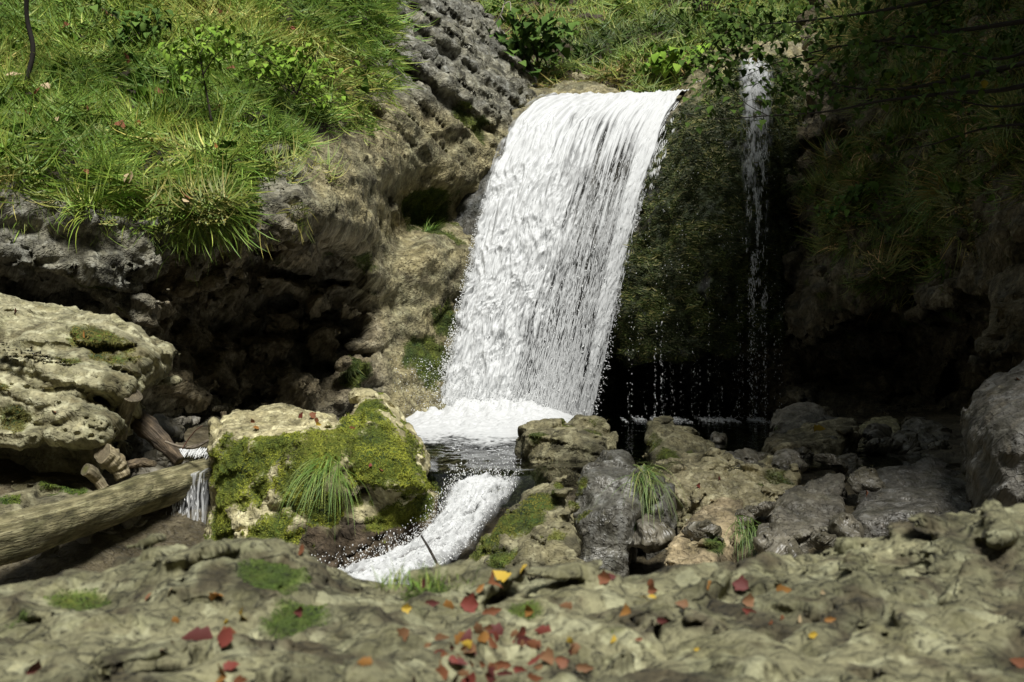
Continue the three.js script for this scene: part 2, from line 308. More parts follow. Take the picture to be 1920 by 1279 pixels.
// west bank: grassy slope on top, overhanging limestone wall and hollow below, slabs running down to the fall
const WEST = bearing([
  [-500, 330, 9.2], [-500, 0, 12], [-500, -400, 16], [-250, 350, 9.3], [-250, 100, 11.2], [-250, -150, 13.5],
  [0, 345, 9.5], [0, 200, 10.6], [0, 50, 11.9], [0, -150, 13.6], [0, -400, 16],
  [200, 388, 9.6], [200, 260, 10.4], [200, 120, 11.6], [200, -30, 13.0], [200, -250, 15],
  [400, 412, 9.8], [400, 280, 10.6], [400, 150, 11.7], [400, 10, 13.0], [400, -300, 15.8],
  [540, 415, 10.2], [560, 300, 11.0], [560, 150, 12.2], [560, 0, 13.5], [560, -250, 16],
  [640, 390, 10.9], [650, 270, 11.9], [670, 140, 12.9], [690, 0, 14.1], [700, -300, 17],
  [735, 210, 12.9], [750, 110, 13.7], [765, 0, 14.9], [800, -300, 18.5],
  [830, 185, 13.8], [850, 90, 14.8], [850, 0, 15.7], [905, 205, 14.3], [930, 140, 15.2], [950, 60, 16.5], [980, -200, 20],
  [700, 340, 12.1], [745, 290, 12.8], [800, 265, 13.4], [860, 262, 13.9], [930, 240, 14.4], [840, 335, 13.7], [900, 320, 14.1], [960, 290, 14.5],
  [745, 370, 13.3], [800, 385, 14.0], [860, 400, 14.2], [770, 432, 13.6], [840, 440, 13.7],
  [690, 430, 11.9], [690, 500, 12.2], [725, 455, 12.9], [800, 458, 13.1], [870, 470, 13.5], [720, 560, 12.7], [780, 570, 12.9], [850, 560, 13.3], [930, 560, 14],
  [715, 650, 12.6], [765, 690, 12.7], [830, 670, 13.1], [900, 680, 13.7], [780, 760, 12.6], [850, 760, 12.9], [950, 760, 13.8], [780, 860, 12.4], [900, 860, 13.2], [1000, 860, 14.2],
  [0, 420, 9.55], [110, 430, 9.62], [250, 440, 9.72], [380, 450, 9.95], [0, 520, 9.65], [130, 510, 9.66], [250, 530, 9.82], [340, 520, 10.05], [-300, 500, 9.4],
  [0, 620, 10.0], [150, 620, 10.05], [260, 620, 10.1], [330, 640, 10.4], [0, 760, 10.2], [200, 760, 10.4], [-300, 760, 10],
  [480, 470, 10.4], [580, 470, 10.9], [420, 560, 10.7], [520, 560, 11.1], [620, 560, 11.8], [420, 660, 10.9], [540, 660, 11.4], [640, 660, 12.0], [380, 760, 10.9], [500, 760, 11.4], [620, 760, 11.9], [700, 760, 12.3],
  [0, 900, 10.2], [300, 900, 10.5], [500, 900, 11.2], [650, 900, 12], [1000, 500, 15], [1020, 200, 16], [1050, 0, 18.5], [1050, 700, 15],
]);
const westZ = relief(WEST, -9, 1, -1.5, 7, 0.04);
const HOLLOWS = [
  [at(520, 600, 11.3), [0.98, 0.66, 1.55]], [at(430, 620, 11.0), [0.55, 0.62, 1.1]], [at(600, 540, 11.7), [0.62, 0.38, 1.0]], [at(640, 640, 12.2), [0.26, 0.3, 0.7]],
  [at(110, 560, 9.85), [0.62, 0.15, 0.5]], [at(420, 730, 11.2), [0.42, 0.3, 0.7]], [at(590, 690, 12.0), [0.3, 0.24, 0.6]], [at(60, 640, 10), [0.9, 0.25, 0.45]],
];
const GRASS_WEST = sheet([[-600, 360, 9.2], [-250, 362, 9.3], [0, 352, 9.5], [100, 372, 9.55], [170, 400, 9.6], [260, 408, 9.65], [360, 425, 9.75], [450, 405, 9.95], [500, 330, 10.6], [520, 280, 11], [600, 250, 11.6], [680, 265, 12.2], [715, 180, 12.8], [735, 100, 13.5], [745, 0, 14.5], [800, -300, 18], [-700, -420, 16]]);
const turfEdge = table((a, b) => edgeDist(GRASS_WEST, a, b), -9, 1, -1, 7, 0.05);
const tiltR = strataDir(0.55, -0.15);
const RW = { amp: 0.13, freq: 1.7, rough: 0.075, block: 0.17, blockFreq: 2.3, crack: 0.04, strata: 0.1, period: 0.17, dir: tiltR };
const RG = { amp: 0.07, freq: 1.6, block: 0.05, blockFreq: 2.4, crack: 0.02, strata: 0.2, period: 0.2, dir: strataDir(0.62, -0.1) };
function westField(x, y, z) {
  const a = bx(x, z), b = by(y, z); let f = (z - westZ.h(a, b)) * westZ.g(a, b);
  if (f > 0.9) return f;
  for (const [c, r] of HOLLOWS) f = smax(f, -ell(x, y, z, c, r), 0.12);
  if (f > 0.27 || f < -0.27) return f;
  const slab = sstep(-1.75, -1.35, x + 0.25 * (y - 1)) * sstep(3.0, 2.6, y);       // smooth water-worn slabs next to the fall
  const turf = sstep(-0.1, 0.5, turfEdge(a, b));
  const gully = sstep(-2.0, -1.6, x + 0.15 * (y - 3)) * sstep(2.3, 2.7, y), rel = gully <= 0 ? rockRelief(x, y, z, RW) : gully >= 1 ? rockRelief(x, y, z, RG) : mix(rockRelief(x, y, z, RW), rockRelief(x, y, z, RG), gully);
  return f - rel * (1 - 0.72 * slab) * (1 - 0.6 * turf) - slab * 0.06 * fbm(x * 2 + y * 1.5, y * 6 - x * 3.2, z, 3);
}
const westPal = stoneColor({ a: [0.2, 0.195, 0.165], b: [0.28, 0.265, 0.2], c: DARK, d: PALE, cAmt: 0.8, dAmt: 0.35, mossGold: 0.5, dir: tiltR });
const slabPal = stoneColor({ a: [0.29, 0.25, 0.135], b: [0.21, 0.195, 0.115], c: BROWN, d: DARK, cAmt: 0.6, dAmt: 0.35, cBias: 0.05, mossGold: 0.3, dir: strataDir(0.62, -0.1) });
const hollowPal = stoneColor({ a: [0.24, 0.195, 0.115], b: [0.29, 0.24, 0.15], c: BROWN, d: GREY, cAmt: 0.7, dAmt: 0.2, mossGold: 0.4 });
const SOIL = [0.05, 0.038, 0.02];
const MOSSY_WEST = [[at(800, 400, 13.9), 0.55], [at(840, 440, 13.7), 0.3], [at(810, 680, 13.0), 0.42], [at(840, 600, 13.2), 0.34], [at(700, 560, 12.5), 0.22], [at(790, 490, 13.1), 0.16], [at(660, 700, 12.2), 0.25], [at(700, 500, 12.3), 0.3], [at(900, 240, 14.2), 0.25], [at(870, 215, 14), 0.2]];
const west = stone(westField, [-5.7, -0.3, -16.4], [0.4, 5.1, -8.6], 0.032, {
  fine: 0.55, slack: 0.2, mossThick: 0.02, relief: RW, along: [0.5, 0.35, 0.79], calm: (x, y, z) => (1 - 0.72 * sstep(-1.75, -1.35, x + 0.25 * (y - 1)) * sstep(3.6, 3.1, y)) * (1 - 0.6 * sstep(-0.1, 0.5, turfEdge(bx(x, z), by(y, z)))),
  moss: (x, y, z, nx, ny, nz) => {
    let m = 0.3 * ny + 0.9 * fbm(x * 2.1 + 50, y * 2.1, z * 2.1, 4) - 0.12;
    for (const [c, r] of MOSSY_WEST) m = Math.max(m, 1.05 - Math.hypot(x - c[0], y - c[1], z - c[2]) / r + 0.9 * fbm(x * 3.3, y * 3.3, z * 3.3, 3));
    if (y > 2 && x < -1.2) m -= 0.3;
    return clamp(m);
  },
  color: (x, y, z, nx, ny, nz, m) => {
    const e = turfEdge(bx(x, z), by(y, z)) + 0.25 * n3(x * 3, y * 3, z * 3);
    const slab = sstep(-1.75, -1.35, x + 0.25 * (y - 1) + 0.3 * n3(x * 2, y * 2, z * 2)) * sstep(3.5, 3.1, y), c = at(520, 600, 11.3);
    const hol = sstep(1.25, 0.75, Math.hypot((x - c[0]) / 1.25, (y - c[1]) / 0.95, (z - c[2]) / 1.6) + 0.3 * fbm(x * 2, y * 2, z * 2, 2));
    let k = mix3(mix3(westPal(x, y, z, nx, ny, nz, m), slabPal(x, y, z, nx, ny, nz, m), slab), hollowPal(x, y, z, nx, ny, nz, m), hol);
    if (e > 0) { const s = 0.6 + 0.6 * Math.abs(n3(x * 14, y * 14, z * 14)); k = mix3(k, [SOIL[0] * s, SOIL[1] * s, SOIL[2] * s], sstep(0, 0.15, e)); }
    return k;
  },
});
tag(put(mesh(geom(west), coarseMat), 'cliff_left'), 'overhanging grey limestone cliff with a grassy top and a dark hollow', 'cliff', null, 'structure');

// rock face behind the falling water and the mossy tufa curtain beside it
const FACE = survey([
  [900, 215, 15.1], [990, 212, 14.9], [1130, 207, 14.8], [1270, 197, 14.7], [1000, 150, 16.5], [1250, 150, 16.5],
  [950, 260, 14.5], [1080, 262, 14.3], [1225, 265, 14.15], [910, 380, 13.95], [1050, 380, 13.8], [1185, 400, 13.65],
  [870, 560, 13.7], [1000, 560, 13.55], [1130, 600, 13.6], [830, 700, 13.5], [960, 680, 13.6], [1090, 690, 13.9], [830, 800, 13.4], [960, 800, 13.8], [1100, 800, 14.2], [700, 500, 15], [700, 800, 15],
  [1265, 230, 13.9], [1300, 205, 13.75], [1340, 170, 13.9], [1380, 125, 14.3], [1430, 112, 14.4], [1480, 125, 14.4], [1400, 60, 16], [1520, 60, 16], [1550, 160, 15],
  [1225, 350, 13.45], [1300, 330, 12.95], [1380, 290, 13.05], [1440, 300, 13.1], [1500, 330, 13.8], [1195, 470, 13.3], [1290, 470, 12.75], [1400, 470, 12.8], [1490, 480, 13.6],
  [1165, 600, 13.35], [1240, 620, 12.95], [1340, 620, 12.85], [1440, 600, 13.0], [1510, 600, 13.8], [1200, 760, 13.3], [1340, 760, 13.1], [1450, 760, 13.3], [1560, 500, 15], [1600, 300, 15.5], [1600, 760, 15], [1400, 900, 13.2], [1200, 900, 13.4], [900, 900, 13.4],
]);
const faceZ = relief(FACE, -2, 4.6, -1, 5.4, 0.04);
const CURTAIN = outlineXY([[1275, 215, 13.9], [1330, 165, 13.9], [1400, 105, 14.3], [1490, 110, 14.3], [1510, 300, 13.8], [1500, 640, 13.5], [1160, 680, 13.2], [1150, 600, 13.4], [1190, 450, 13.4], [1230, 320, 13.6]]);
const curtainEdge = table((x, y) => edgeDist(CURTAIN, x, y), -2, 4.6, -1, 5.4, 0.04);
const UNDER = [[at(1330, 745, 14.0), [1.35, 0.72, 1.5]], [at(1470, 720, 14.2), [0.9, 0.95, 1.3]], [at(1110, 720, 14.1), [0.5, 0.5, 0.9]], [at(1530, 400, 14.6), [0.32, 1.1, 1.1]]];
const RF = { amp: 0.09, freq: 1.7, rough: 0.03, block: 0.04, blockFreq: 1.6, crack: 0.01 };
function faceField(x, y, z) {
  let f = (z - faceZ.h(x, y)) * faceZ.g(x, y);
  if (f > 0.9) return f;
  const yy = y + 0.22 * n3(x * 2.6, 2, 1) + 0.1 * n3(x * 7, 5, z * 2); for (const [c, r] of UNDER) f = smax(f, -ell(x, yy, z, c, r), 0.1);
  if (f > 0.22 || f < -0.22) return f;
  const cur = sstep(-0.05, 0.12, curtainEdge(x, y));
  const drape = cur * (0.16 * n3(x * 1.9, y * 1.3, 4) + 0.07 * n3(x * 6, y * 1.1, z * 6) + 0.05 * n3(x * 11, y * 5, z * 11) + 0.06 * Math.abs(n3(x * 4.5, y * 4, z * 4.5)));
  return f - rockRelief(x, y, z, RF) * (1 - 0.3 * cur) - drape;
}
const facePal = stoneColor({ a: SLATE, b: [0.12, 0.11, 0.09], c: DARK, d: GREY, cAmt: 0.7, dAmt: 0.3, mossGold: 0.1 });
const face = stone(faceField, [-1.7, -0.5, -16.4], [4.4, 4.3, -12.2], 0.027, {
  fine: 0.7, slack: 0.2, mossThick: 0.03, relief: RF,
  moss: (x, y, z, nx, ny, nz) => { const e = curtainEdge(x, y); return clamp(sstep(-0.08, 0.15, e) * (0.78 + 0.9 * fbm(x * 3.1 + 4, y * 2.2, z * 3.1, 3)) + (e < 0 ? 0.3 * ny + fbm(x * 2, y * 2, z * 2, 3) - 0.3 : 0)); },
  color: (x, y, z, nx, ny, nz, m) => {
    const c = mix3(facePal(x, y, z, nx, ny, nz, 0), slabPal(x, y, z, nx, ny, nz, 0), sstep(3.2, 3.5, y + 0.2 * n3(x * 3, 1, z * 3))), t = sstep(0.35, 0.6, m), g = sstep(-0.2, 0.4, fbm(x * 7, y * 5, z * 7, 3));
    return mix3(c, mix3([0.03, 0.042, 0.015], [0.085, 0.11, 0.038], g), t);
  },
});
tag(put(mesh(geom(face), dampMat), 'cliff_back'), 'dark wet rock face with a bulging curtain of moss', 'cliff', null, 'structure');

// hillside behind the lip of the fall
const BACK = survey([
  [700, 250, 15.6], [880, 225, 15.2], [1000, 205, 15.5], [1150, 192, 15.6], [1290, 180, 15.4], [1400, 120, 15.2], [1500, 120, 15.4], [1650, 160, 15.6],
  [850, 120, 17], [1000, 120, 16.8], [1150, 120, 16.6], [1290, 110, 16.4], [1400, 60, 16.6], [1550, 60, 16.5],
  [850, 0, 19], [1000, 0, 19.4], [1150, 0, 19.2], [1300, 0, 19], [1450, 0, 18.5], [1600, 0, 18], [1900, 0, 17], [700, 0, 20], [400, 0, 22],
  [600, -400, 26], [1000, -400, 26], [1400, -400, 25], [1900, -400, 22], [1200, 230, 14.9], [1000, 230, 14.95], [1400, 300, 15.2], [1900, 250, 15.5], [400, 300, 18],
]);
const backZ = relief(BACK, -9, 10, 2, 13.5, 0.06);
const RB = { amp: 0.22, freq: 0.9, rough: 0.05, block: 0.1, blockFreq: 1.8, crack: 0.03 };
const back = stone((x, y, z) => { const f = (z - backZ.h(x, y)) * backZ.g(x, y); return f > 0.3 || f < -0.3 ? f : f - rockRelief(x, y, z, RB); }, [-6.5, 2.7, -26], [8.5, 12.5, -14.4], 0.075, {
  fine: 0.5, slack: 0.2, mossThick: 0.02, relief: RB,
  moss: (x, y, z, nx, ny) => clamp(y < 4.1 ? 0.25 + 1.2 * fbm(x * 2.5, y * 2.5, z * 2.5, 3) : 0.1 + fbm(x * 1.5, y, z * 1.5, 3)),
  color: (x, y, z, nx, ny, nz, m) => { const e = sstep(3.85, 4.1, y + 0.25 * n3(x * 2, y * 2, z * 2)), p = slabPal(x, y, z, nx, ny, nz, m), s = 0.7 + 0.6 * Math.abs(n3(x * 9, y * 9, z * 9)); return mix3(p, [0.055 * s, 0.04 * s, 0.02 * s], e); },
});
tag(put(mesh(geom(back), stoneMat), 'hillside'), 'earthy hillside with grass and leaf litter above the fall', 'hillside', null, 'structure');

// east bank: dark overhang with hanging grass above a cave
const EAST = bearing([
  [1460, 640, 13.6], [1490, 560, 13.0], [1520, 480, 12.7], [1520, 380, 13.1], [1510, 250, 14.2], [1500, 120, 15.4], [1520, 0, 16.5], [1600, -300, 19],
  [1550, 520, 12.0], [1560, 420, 12.1], [1570, 330, 12.5], [1570, 230, 13.2], [1600, 100, 14.2], [1600, 0, 15],
  [1650, 520, 11.4], [1650, 400, 11.6], [1660, 300, 12.0], [1680, 150, 12.8], [1700, 0, 13.6], [1700, -300, 16],
  [1760, 510, 10.9], [1760, 400, 11.0], [1770, 250, 11.6], [1800, 100, 12], [1850, -100, 12.5],
  [1820, 470, 9.6], [1830, 380, 9.4], [1860, 250, 9.8], [1900, 100, 10.4], [1920, 500, 8.6], [1920, 380, 8.6], [1960, 600, 8.2], [2100, 500, 7.6], [2100, 200, 9], [2300, -200, 10], [2300, 500, 7],
  [1500, 640, 12.9], [1560, 640, 12.3], [1650, 640, 11.7], [1750, 640, 11.0], [1830, 640, 9.2], [1500, 760, 12.9], [1650, 760, 11.6], [1800, 760, 10.4], [1900, 760, 9], [2100, 760, 8], [1500, 900, 12.9], [1700, 900, 11.4], [1900, 900, 9], [2300, 900, 7], [1420, 760, 14.4], [1400, 500, 15], [1400, 200, 16.5],
]);
const eastZ = relief(EAST, 1.5, 9, -1.5, 7, 0.05);
const CAVES = [[at(1680, 690, 11.5), [1.05, 0.62, 1.9]], [at(1790, 690, 10.4), [0.75, 0.6, 1.7]], [at(1600, 700, 12.4), [0.6, 0.42, 1.0]], [at(1880, 745, 9.2), [0.9, 0.42, 1.2]], [at(1545, 300, 13.2), [0.3, 0.4, 0.8]]];
const RE = { amp: 0.16, freq: 1.3, rough: 0.06, block: 0.16, blockFreq: 2.0, crack: 0.05, strata: 0.12, period: 0.2, dir: strataDir(-0.15, -0.1) };
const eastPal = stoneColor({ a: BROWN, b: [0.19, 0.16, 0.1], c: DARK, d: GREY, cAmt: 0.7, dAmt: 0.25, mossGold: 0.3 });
function eastField(x, y, z) {
  const a = bx(x, z), b = by(y, z); let f = (z - eastZ.h(a, b)) * eastZ.g(a, b);
  if (f > 1) return f;
  for (const [c, r] of CAVES) f = smax(f, -ell(x, y, z, c, r), 0.14);
  return f > 0.32 || f < -0.32 ? f : f - rockRelief(x, y, z, RE);
}
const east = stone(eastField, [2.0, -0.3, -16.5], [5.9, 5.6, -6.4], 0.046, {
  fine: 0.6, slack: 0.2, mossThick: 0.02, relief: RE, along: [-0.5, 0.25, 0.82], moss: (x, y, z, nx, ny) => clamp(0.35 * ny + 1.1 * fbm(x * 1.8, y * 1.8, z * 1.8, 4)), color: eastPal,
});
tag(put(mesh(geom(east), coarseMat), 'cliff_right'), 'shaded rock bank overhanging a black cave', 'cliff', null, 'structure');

// the bed of the stream and the ground round about
const RIM = [[-60, 60, 26], [60, 60, 26], [-60, -80, 30], [60, -80, 30], [-9, -9, 3.5], [9, -9, 3.5], [-14, -9, 8], [14, -9, 8], [-12, 6, 7], [12, 6, 7], [-6, 3, 1.5], [6, 3, 1.5], [0, 9, 3], [0, 18, 7], [0, -9, 0], [0, -17, 0.5], [-6, -20, 1], [6, -20, 1], [0, -24, 2], [0, -34, 9]];
const BED = [
  [-12, -9, 1.5], [12, -9, 1.5], [-12, 8, 1], [12, 8, 1], [0, 12, 0.4],
  [-1, -13, -0.45], [0.5, -12, -0.45], [1.8, -12, -0.35], [-0.5, -10, -0.4], [0.6, -9.6, -0.3], [1.6, -9.6, -0.22], [2.3, -10.6, -0.1], [3, -11.6, -0.05], [3.4, -9, 0.05],
  [-0.3, -8.4, -0.16], [-0.25, -8.0, -0.3], [-0.4, -7.6, -0.5], [-0.8, -7.2, -0.62], [-1.5, -6.8, -0.68], [-0.5, -5.5, -0.75], [-2, -5, -0.75], [1, -5, -0.6], [0.6, -4, -0.8], [-2, -3.8, -0.8], [2, -4, -0.5],
  [0.7, -8.4, -0.2], [1.2, -8.0, -0.2], [1.8, -8.0, -0.17], [2.4, -8.2, -0.08], [1, -7, -0.4], [1.8, -7, -0.33], [2.4, -6.8, -0.3], [3.2, -6.8, -0.1], [4, -6, 0.3], [3.2, -5, -0.1],
  [-1.6, -9, -0.25], [-2, -8.4, -0.15], [-2.3, -8, -0.05], [-2.6, -9.4, 0.05], [-3.2, -8.6, 0.1], [-2.4, -7.2, -0.1], [-2.8, -6.8, -0.1], [-3.4, -6.4, -0.05], [-4, -8, 0.4], [-4, -6, 0.3], [-1.9, -10.5, -0.1], [-2.4, -11, 0], [-2, -6.5, -0.5], [-2.6, -5.6, -0.5], [0, 0, -0.8], [2, 1, -0.2], [-2, 1, -0.2],
];
{
  const fn = relief(BED.map(([x, z, y]) => [x, z, y]), -6, 6, -16, 2, 0.06), far = relief(RIM, -62, 62, -82, 62, 2);
  const pos = [], idx = [], col = [], xs = [], zs = [];
  for (let x = -60; x < -6; x += 6) xs.push(x); for (let x = -6; x <= 6.001; x += 0.05) xs.push(x); for (let x = 12; x <= 60; x += 6) xs.push(x);
  for (let z = -80; z < -16; z += 4) zs.push(z); for (let z = -16; z <= 2.001; z += 0.05) zs.push(z); for (let z = 6; z <= 60; z += 6) zs.push(z);
  for (const z of zs) for (const x of xs) {
    const near = x >= -6 && x <= 6 && z >= -16 && z <= 2;
    const y = (near ? fn : far).h(x, z) + (near ? 0.06 * fbm(x * 2.2, 3, z * 2.2, 3) + 0.035 * ridged(x * 6, 1, z * 6, 3) : 0.3 * n3(x * 0.1, 0, z * 0.1));
    pos.push(x, y, z);
    const c = mix3(BROWN, [0.2, 0.165, 0.1], sstep(-0.2, 0.35, fbm(x * 3, 7, z * 3, 3))), l = 0.55 + 0.5 * Math.abs(n3(x * 18, 2, z * 18)); col.push(c[0] * l, c[1] * l, c[2] * l);
  }
  for (let j = 0; j < zs.length - 1; j++) for (let i = 0; i < xs.length - 1; i++) { const a = j * xs.length + i, b = a + 1, c = a + xs.length, d = c + 1; idx.push(a, c, b, b, c, d); }
  const P = new Float32Array(pos), I = new Uint32Array(idx);
  tag(put(mesh(geom({ pos: P, idx: I, nor: normalsOf(P, I), col: new Float32Array(col), moss: [] }), dampMat), 'ground'), 'dark stony stream bed and gorge floor', 'ground', null, 'structure');
}
// ---------------------------------------------------------------- boulders
function hullPlanes(points) {
  const h = new ConvexHull().setFromPoints(points.map(V)), out = [];
  for (const f of h.faces) {
    const n = f.normal; if (out.some((q) => q[0] * n.x + q[1] * n.y + q[2] * n.z > 0.998 && Math.abs(q[3] - f.constant) < 0.01)) continue;
    out.push([n.x, n.y, n.z, f.constant]);
  }
  return out;
}
function hullField(planes, soft) {
  return (x, y, z) => { let m = -9; for (const p of planes) { const d = p[0] * x + p[1] * y + p[2] * z - p[3]; if (d > m) m = d; } if (m > 0.3 || m < -0.3) return m; let s = 0; for (const p of planes) s += Math.exp((p[0] * x + p[1] * y + p[2] * z - p[3] - m) / soft); return m + soft * Math.log(s); };
}
const mossBlade = (() => {
  const r = rng(91), pos = [], idx = [];
  for (let i = 0; i < 9; i++) {
    const a = r() * 6.283, t = 0.2 + r() * 1.1, l = 0.6 + 0.6 * r(), w = 0.12 + 0.1 * r(), dx = Math.cos(a) * Math.sin(t), dz = Math.sin(a) * Math.sin(t), dy = Math.cos(t);
    const b = pos.length / 3, ox = (r() - 0.5) * 0.8, oz = (r() - 0.5) * 0.8;
    pos.push(ox - dz * w, -0.15, oz + dx * w, ox + dz * w, -0.15, oz - dx * w, ox + dx * l, dy * l, oz + dz * l); idx.push(b, b + 1, b + 2);
  }
  const P = new Float32Array(pos), I = new Uint32Array(idx); return geom({ pos: P, idx: I, nor: normalsOf(P, I) });
})();
const mossMat = new THREE.MeshStandardMaterial({ name: 'moss', color: 0xffffff, roughness: 0.9 });
const UP = new THREE.Vector3(0, 1, 0);
function mossFuzz(s, origin, perM2, size, seed, greens, test) {
  const r = rng(seed), mats = [], cols = [], q = new THREE.Quaternion(), e = new THREE.Quaternion(), n = new THREE.Vector3(), sc = new THREE.Vector3(), p = new THREE.Vector3();
  for (let t = 0; t < s.idx.length; t += 3) {
    const a = s.idx[t], b = s.idx[t + 1], c = s.idx[t + 2], m = (s.moss[a] + s.moss[b] + s.moss[c]) / 3; if (m < 0.42) continue;
    const ux = s.pos[b * 3] - s.pos[a * 3], uy = s.pos[b * 3 + 1] - s.pos[a * 3 + 1], uz = s.pos[b * 3 + 2] - s.pos[a * 3 + 2], vx = s.pos[c * 3] - s.pos[a * 3], vy = s.pos[c * 3 + 1] - s.pos[a * 3 + 1], vz = s.pos[c * 3 + 2] - s.pos[a * 3 + 2];
    let want = 0.5 * Math.hypot(uy * vz - uz * vy, uz * vx - ux * vz, ux * vy - uy * vx) * perM2;
    while (want > 0) {
      if (r() < want) {
        const i = r(), j = r() * (1 - i); p.set(s.pos[a * 3] + ux * i + vx * j, s.pos[a * 3 + 1] + uy * i + vy * j, s.pos[a * 3 + 2] + uz * i + vz * j);
        if (!test || test(p)) {
          n.set(s.nor[a * 3], s.nor[a * 3 + 1], s.nor[a * 3 + 2]); q.setFromUnitVectors(UP, n); e.setFromAxisAngle(UP, r() * 6.283); q.multiply(e);
          const k = size * (0.6 + 0.8 * r()), g = sstep(-0.3, 0.4, fbm(p.x * 6, p.y * 6, p.z * 6, 2) + 0.3 * (r() - 0.5)), l = 0.75 + 0.5 * r(), h = mix3(greens[0], greens[1], g);
          mats.push(new THREE.Matrix4().compose(p.clone().sub(V(origin)), q, sc.set(k, k * (0.8 + 0.6 * r()), k))); cols.push([h[0] * l, h[1] * l, h[2] * l]);
        }
      }
      want -= 1;
    }
  }
  return mats.length ? copies(mossBlade, mossMat, mats, cols) : null;
}
const FRESH = [[0.1, 0.13, 0.014], [0.31, 0.33, 0.035]], DULL = [[0.045, 0.065, 0.012], [0.13, 0.13, 0.03]];
let rockSeed = 11;
const rocks = {};
function boulder(name, label, hulls, o) {
  const parts = [], lo = [9, 9, 9], hi = [-9, -9, -99];
  for (const h of hulls) {
    const pts = h.pts.map((a) => at(...a)), c = [0, 1, 2].map((k) => pts.reduce((s, p) => s + p[k], 0) / pts.length), all = [...pts];
    if (h.back) for (const p of pts) all.push([mix(c[0], p[0], 0.86) + 0.02, mix(c[1], p[1], 0.9) - 0.02, p[2] - h.back]);
    if (h.floor !== undefined) for (const p of [...all]) all.push([mix(c[0], p[0], h.foot ?? 0.95), h.floor, mix(c[2] - (h.back ?? 0) / 2, p[2], h.foot ?? 0.95)]);
    for (const p of all) for (let k = 0; k < 3; k++) { lo[k] = Math.min(lo[k], p[k] - 0.12); hi[k] = Math.max(hi[k], p[k] + 0.12); }
    parts.push(hullField(hullPlanes(all), o.soft ?? 0.025));
  }
  const cuts = (o.cuts || []).map(([c, r]) => [at(...c), r]);
  const R = { amp: 0.05, freq: 2.6, rough: 0.015, block: 0.05, blockFreq: 3.2, crack: 0.01, ...o.relief };
  const big = (R.amp ?? 0) + (R.block ?? 0) + (R.strata ?? 0) + 0.03;
  const field = (x, y, z) => {
    let f = parts[0](x, y, z); for (let i = 1; i < parts.length; i++) f = smin(f, parts[i](x, y, z), o.join ?? 0.05);
    for (const [c, r] of cuts) f = smax(f, -ell(x, y, z, c, r), 0.05);
    return Math.abs(f) > big ? f : f - rockRelief(x, y, z, R);
  };
  const base0 = stoneColor(o.pal), alt = o.alt && stoneColor(o.alt);
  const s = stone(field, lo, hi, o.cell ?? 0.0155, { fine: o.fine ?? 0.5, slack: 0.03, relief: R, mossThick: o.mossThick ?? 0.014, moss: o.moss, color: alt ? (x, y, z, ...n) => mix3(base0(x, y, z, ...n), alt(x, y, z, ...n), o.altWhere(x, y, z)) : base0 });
  const base = [(lo[0] + hi[0]) / 2, Math.max(lo[1] + 0.12, -0.9), (lo[2] + hi[2]) / 2];
  const m = mesh(geom(s, base), o.mat ?? stoneMat); m.position.set(...base);
  tag(put(m, name), label, o.category ?? 'boulder', o.group);
  if (o.fuzz) { const f = mossFuzz(s, base, o.fuzz, o.fuzzSize ?? 0.016, rockSeed += 7, o.greens ?? FRESH); if (f) { put(f, 'moss', m); f.userData = { kind: 'stuff' }; } }
  return (rocks[name] = { mesh: m, s });
}
const patch = (list, bias = 0, k = 2.6, amp = 1) => { const c = list.map(([px, py, d, r]) => [at(px, py, d), r]); return (x, y, z, nx, ny, nz) => { let m = bias + amp * fbm(x * k + 20, y * k, z * k, 4); for (const [p, r] of c) m = Math.max(m, 1.0 - Math.hypot(x - p[0], y - p[1], z - p[2]) / r + 0.9 * fbm(x * 5 + 2, y * 5, z * 5, 3)); return clamp(m); }; };
const palPale = { a: [0.42, 0.38, 0.215], b: [0.32, 0.285, 0.155], c: [0.17, 0.145, 0.075], d: [0.1, 0.09, 0.05], cAmt: 0.6, dAmt: 0.4 };
const palDry = { a: [0.235, 0.21, 0.12], b: [0.155, 0.142, 0.083], c: [0.07, 0.062, 0.036], d: DARK, cAmt: 0.65, dAmt: 0.4 };
const palGrey = { a: [0.14, 0.134, 0.115], b: [0.1, 0.096, 0.082], c: [0.055, 0.051, 0.042], d: [0.36, 0.33, 0.26], cAmt: 0.7, dAmt: 0.45 };
const palDark = { a: [0.175, 0.157, 0.118], b: [0.13, 0.118, 0.094], c: [0.08, 0.072, 0.055], d: [0.24, 0.215, 0.155], cAmt: 0.6, dAmt: 0.3 };

